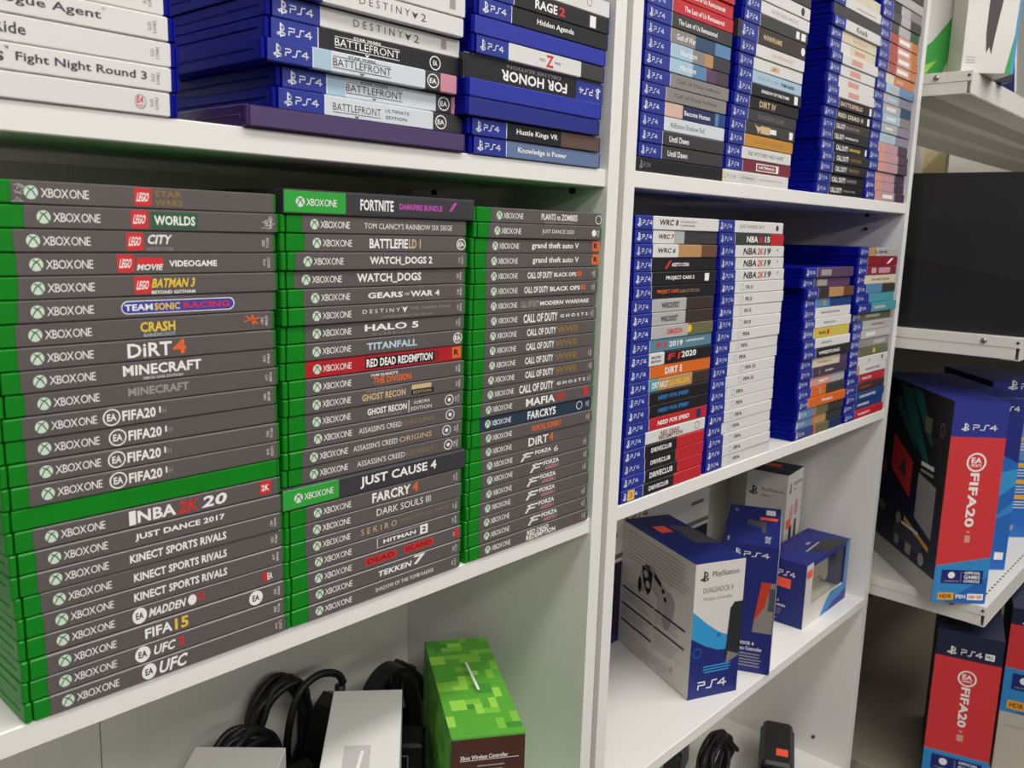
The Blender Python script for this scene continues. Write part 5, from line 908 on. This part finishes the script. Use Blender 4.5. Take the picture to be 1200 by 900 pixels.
# football console bundle standing on the third metal shelf
def bundle(x, y, z, yaw, w_, d_, h_, label, pro=False, k=1.0, group='red football console boxes', b2=None):
    b = Carton('console_box', x, y, z, yaw, w_, d_, h_, label, 'box', group); b.body(CD)
    t = h_; c1, c2 = ('cb2', 'fr') if not pro else ('navy', 'fr'); b1 = t*(.83 if not pro else .845); b2a, b2b = (t*.19, t*.24) if not pro else (t*.26, t*.26)
    if b2: b2a = b2b = t*b2
    its = [('poly', [(0, b1), (w_, b1), (w_, t), (0, t)], c1), ('poly', [(0, b2a), (w_, b2b), (w_, b1), (0, b1)], 'fr'), ('poly', [(0, 0), (w_, 0), (w_, b2b), (0, b2a)], 'fb'), ('poly', [(w_*.2, 0), (w_, 0), (w_, t*.14)], 'cyan2'),
      ('poly', [(0, b2a-3), (w_, b2b-3), (w_, b2b), (0, b2a)], 'sky')]
    vm = b1+(t-b1)*.28
    its += [('#ps', w_*.17, w_*.32, vm, w_*.15, 'w', ''), ('#ps4', w_*.38, w_*(.82 if not pro else .7), vm, w_*.11, 'w', '')]
    if pro: its += [('#rect', w_*.74, w_*.88, vm, w_*.11, 'w', ''), ('PRO', w_*.76, w_*.86, vm, w_*.06, 'navy', 'b')]
    er = w_*.36*k; ev = b1-(b1-b2a)*.19
    its += [('#disc', w_*.52-er/2, w_*.52+er/2, ev, er, 'w', ''), ('#disc', w_*.52-er*.41, w_*.52+er*.41, ev, er*.82, 'fr', ''), ('EA', w_*.52-er*.26, w_*.52+er*.26, ev+er*.1, er*.3, 'w', 'b'), ('SPORTS', w_*.52-er*.26, w_*.52+er*.26, ev-er*.17, er*.14, 'w', 'b')]
    top = ev-er*.56; ln = (b1-b2a)*.42
    its += [('FIFA20', top, top-ln, w_*.52, w_*.17*k, 'w', 'b', 'down'), ('#rect', w_*.49, w_*.55, top-ln-8, 3, 'salm', ''), ('#rect', w_*.47, w_*.57, top-ln-20, 12, 'salm', '')]
    bz = b2a*.55
    its += [('poly', [(w_*.13, bz-b2a*.02), (w_*.9, bz-b2a*.02), (w_*.9, bz+b2a*.34), (w_*.13, bz+b2a*.34)], 'cb'), ('#disc', w_*.25, w_*.38, bz+b2a*.2, w_*.13, 'w', ''), ('CHAMPIONS', w_*.18, w_*.46, bz+b2a*.04, 2.6, 'g', 'b'),
      ('#rect', w_*.49, w_*.5, bz+b2a*.16, b2a*.28, 'g', ''), ('OFFICIAL', w_*.55, w_*.85, bz+b2a*.27, 5, 'w', 'b'), ('GAMES', w_*.55, w_*.85, bz+b2a*.16, 6, 'w', 'b'), ('CONSOLE', w_*.55, w_*.85, bz+b2a*.05, 5, 'w', 'b'),
      ('#rect', w_*.1, w_*.4, b2a*.18, b2a*.2, 'amber', ''), ('HDR', w_*.14, w_*.36, b2a*.18, b2a*.11, 'dr', 'b'), ('PSN', w_*.44, w_*.62, b2a*.18, b2a*.11, 'w', 'b'), ('#rect', w_*.65, w_*.95, b2a*.18, b2a*.17, 'w', ''), ('500 GB' if not pro else '1TB', w_*.68, w_*.92, b2a*.18, b2a*.09, 'r', 'b')]
    b.print('f', its, 'front_panel')
    return b
b = bundle(804.4, -109.9, -303.5, -48.5, 88, 300, 338, 'tall red-fronted console box with blue top, standing at the shelf corner')
D = 300; U = lambda a: D-a                                     # a: distance back from the front edge
b.print('l', [('poly', [(0, 0), (D, 0), (D, 38), (0, 38)], 'dw'), ('poly', [(0, 38), (D, 38), (D, 150), (0, 200)], 'navy'), ('poly', [(0, 200), (D, 150), (D, 338), (0, 338)], 'blk'),
  ('poly', [(U(200), 336), (U(150), 330), (U(56), 214), (U(70), 210), (U(140), 262)], 'teald'), ('poly', [(U(150), 334), (U(110), 334), (U(50), 250), (U(66), 252)], 'teald'), ('poly', [(U(215), 300), (U(190), 310), (U(110), 232), (U(122), 236)], 'teald'),
  ('#rect', U(88), U(64), 282, 26, 'olv', ''), ('#ring', U(34), U(20), 284, 24, 'g', ''), ('poly', [(U(200), 240), (U(118), 208), (U(118), 142), (U(200), 176)], 'fr'), ('poly', [(U(170), 184), (U(138), 172), (U(150), 206)], 'dg'),
  ('poly', [(U(92), 196), (U(26), 186), (U(26), 96), (U(92), 116)], 'g'), ('#rect', U(86), U(40), 214, 7, 'w', ''), ('#rect', U(86), U(40), 202, 5, 'g', ''),
  ('poly', [(U(128), 106), (U(30), 82), (U(30), 74), (U(128), 98)], 'amber'), ('poly', [(U(280), 200), (U(220), 182), (U(220), 158), (U(280), 176)], 'brt'), ('poly', [(U(280), 116), (U(210), 104), (U(210), 88), (U(280), 98)], 'olv'),
  ('#disc', U(160), U(140), 96, 22, 'g', ''), ('#rect', U(136), U(70), 92, 5, 'w', '')]+lines(U(164), U(52), 84, 4.5, 6, 1.5, 'dg2')+[('#disc', U(158), U(138), 56, 18, 'g', ''), ('#rect', U(112), U(90), 55, 18, 'g', ''), ('#disc', U(62), U(40), 54, 22, 'g', '')], 'side_panel')
b.print('t', [('poly', [(0, 0), (88, 0), (88, 300), (0, 300)], 'cb2'), ('poly', [(40, 10), (88, 4), (88, 20), (44, 40)], 'cb')], 'top_panel')
# bright blue console box behind it
b = Carton('console_box', 1005, -100, -303.5, -48.5, 80, 280, 318, 'blue console box squeezed in behind the tall red-fronted one', 'box'); b.body(CB)
b.print('f', [('poly', [(0, 0), (80, 0), (80, 200), (0, 240)], 'cyan2'), ('poly', [(30, 120), (80, 160), (80, 190), (40, 180)], 'cyan'), ('poly', [(40, 90), (80, 110), (80, 130)], 'fb'), ('#rect', 58, 74, 26, 14, 'w', ''), ('#ps', 20, 34, 300, 14, 'w', ''), ('#ps4', 38, 70, 299, 9, 'w', '')], 'front_panel')
# bundle with yellow strips
b = Carton('console_box', 1222, -66, -303.5, -48.5, 118, 200, 318, 'blue bundle box with yellow strips at the right edge, metal shelf', 'box'); b.body(CB)
its = [('poly', [(0, 0), (118, 0), (118, 150), (0, 180)], 'cyan2'), ('poly', [(0, 180), (118, 150), (118, 268), (0, 260)], 'sky'), ('poly', [(0, 210), (26, 200), (30, 262), (0, 264)], 'orn'), ('poly', [(24, 196), (60, 190), (60, 262), (30, 262)], 'ltg'), ('#disc', 34, 56, 232, 30, 'brd', '')]
for v in (204, 150, 116, 84): its += [('#rect', 24, 118, v, 9, 'amber', '')]+lines(28, 116, v-10, 6, 3, 2, 'wp')
its += [('#disc', 18, 34, 22, 14, 'amber', ''), ('#rect', 44, 76, 20, 10, 'g', ''), ('#ps', 30, 50, 312, 20, 'w', ''), ('#ps4', 56, 100, 310, 12, 'w', '')]
b.print('f', its, 'front_panel')
# lower boxes
b = bundle(850.3, -114.5, -659.5, -74.6, 100, 260, 296, 'red-fronted console box with navy top under the metal shelf', True, .8)
b = Carton('carton_box', 1000, -193, -659.5, -74.6, 100, 165, 115.5, 'plain beige carton on the bottom metal shelf under another box', 'box'); b.body(mat('beige_card', '#bdb5a6', .6, noise=.04)); b.print('f', [('#rect', 10, 60, 90, 3, 'cg', '')], 'front_panel')
b = bundle(1000, -193, -543.6, -74.6, 100, 165, 196, 'red and blue console box at lower right edge on a beige carton', True, .8, b2=.43)
# black flat carton on the second metal shelf
b = Carton('monitor_carton', 858, 190, 138.6, -87, 400, 40, 254, 'large matt black flat carton on the middle metal shelf', 'box'); b.body(mat('matt_black_card', '#151516', .5, coat=.1, noise=.08, nscale=15))
b.print('f', [('poly', [(0, 150), (400, 80), (400, 0), (0, 0)], mat('diagonal_reflection', '#19191b', .32)), ('#rect', 120, 160, 178, 5, 'smk', '')], 'front_panel')  # diagonal reflection put into the front's colour as a lighter, glossier black
# boxes on the top metal shelf
b = Carton('console_box', 862, 60, 546.6, -52, 120, 120, 230, 'white console box with green sweep at top right on metal shelf', 'box'); b.body(CW)
b.print('f', [('poly', [(0, 4), (60, 4), (80, 10), (96, 60), (104, 120), (60, 60), (20, 24), (0, 14)], 'lgr'), ('poly', [(0, 4), (50, 4), (70, 30), (30, 12)], 'gn3')], 'front_panel')
b = Carton('console_box', 868, -44, 546.6, -50, 82, 52, 230, 'white box with dark console picture and green edge, top metal shelf', 'box'); b.body(CW)
b.print('f', [('poly', [(33, 60), (36, 30), (40, 40), (44, 28), (48, 66), (54, 110), (60, 230), (34, 230)], 'brd'), ('poly', [(10, 150), (30, 130), (32, 200), (4, 210)], 'tanp'), ('poly', [(68, 0), (82, 0), (82, 140), (78, 60)], 'lgr'), ('poly', [(76, 0), (82, 0), (82, 200)], 'cyan')]+lines(6, 22, 24, 4, 3, 1, 'g'), 'front_panel')
b = Carton('game_case', 1128, -62, 546.9, 0, 15, 134, 171, 'single white-spined game case leaning on the top metal shelf', 'game case', rot=(0, math.radians(-24), 0))
b.body(CB); b.print('f', [('poly', [(1, 1), (14, 1), (14, 130), (1, 130)], 'wp'), ('poly', [(1, 130), (14, 130), (14, 170), (1, 170)], 'ps4'), ('PS4', 162, 138, 7.5, 6, 'w', 'b', 'down')], 'spine_panel')
b.print('r', [('poly', [(1, 1), (133, 1), (133, 170), (1, 170)], 'pk'), ('poly', [(20, 30), (110, 30), (90, 120), (40, 120)], 'salm')], 'cover_panel')
b = Carton('console_box', 975, -60, 546.6, -52, 36, 70, 200, 'dark blue box standing between the white box and leaning case, top shelf', 'box'); b.body(CD)
b.print('f', [('poly', [(0, 120), (36, 140), (36, 200), (0, 200)], 'cb'), ('poly', [(6, 40), (30, 50), (28, 120), (10, 120)], 'dbl')], 'front_panel')
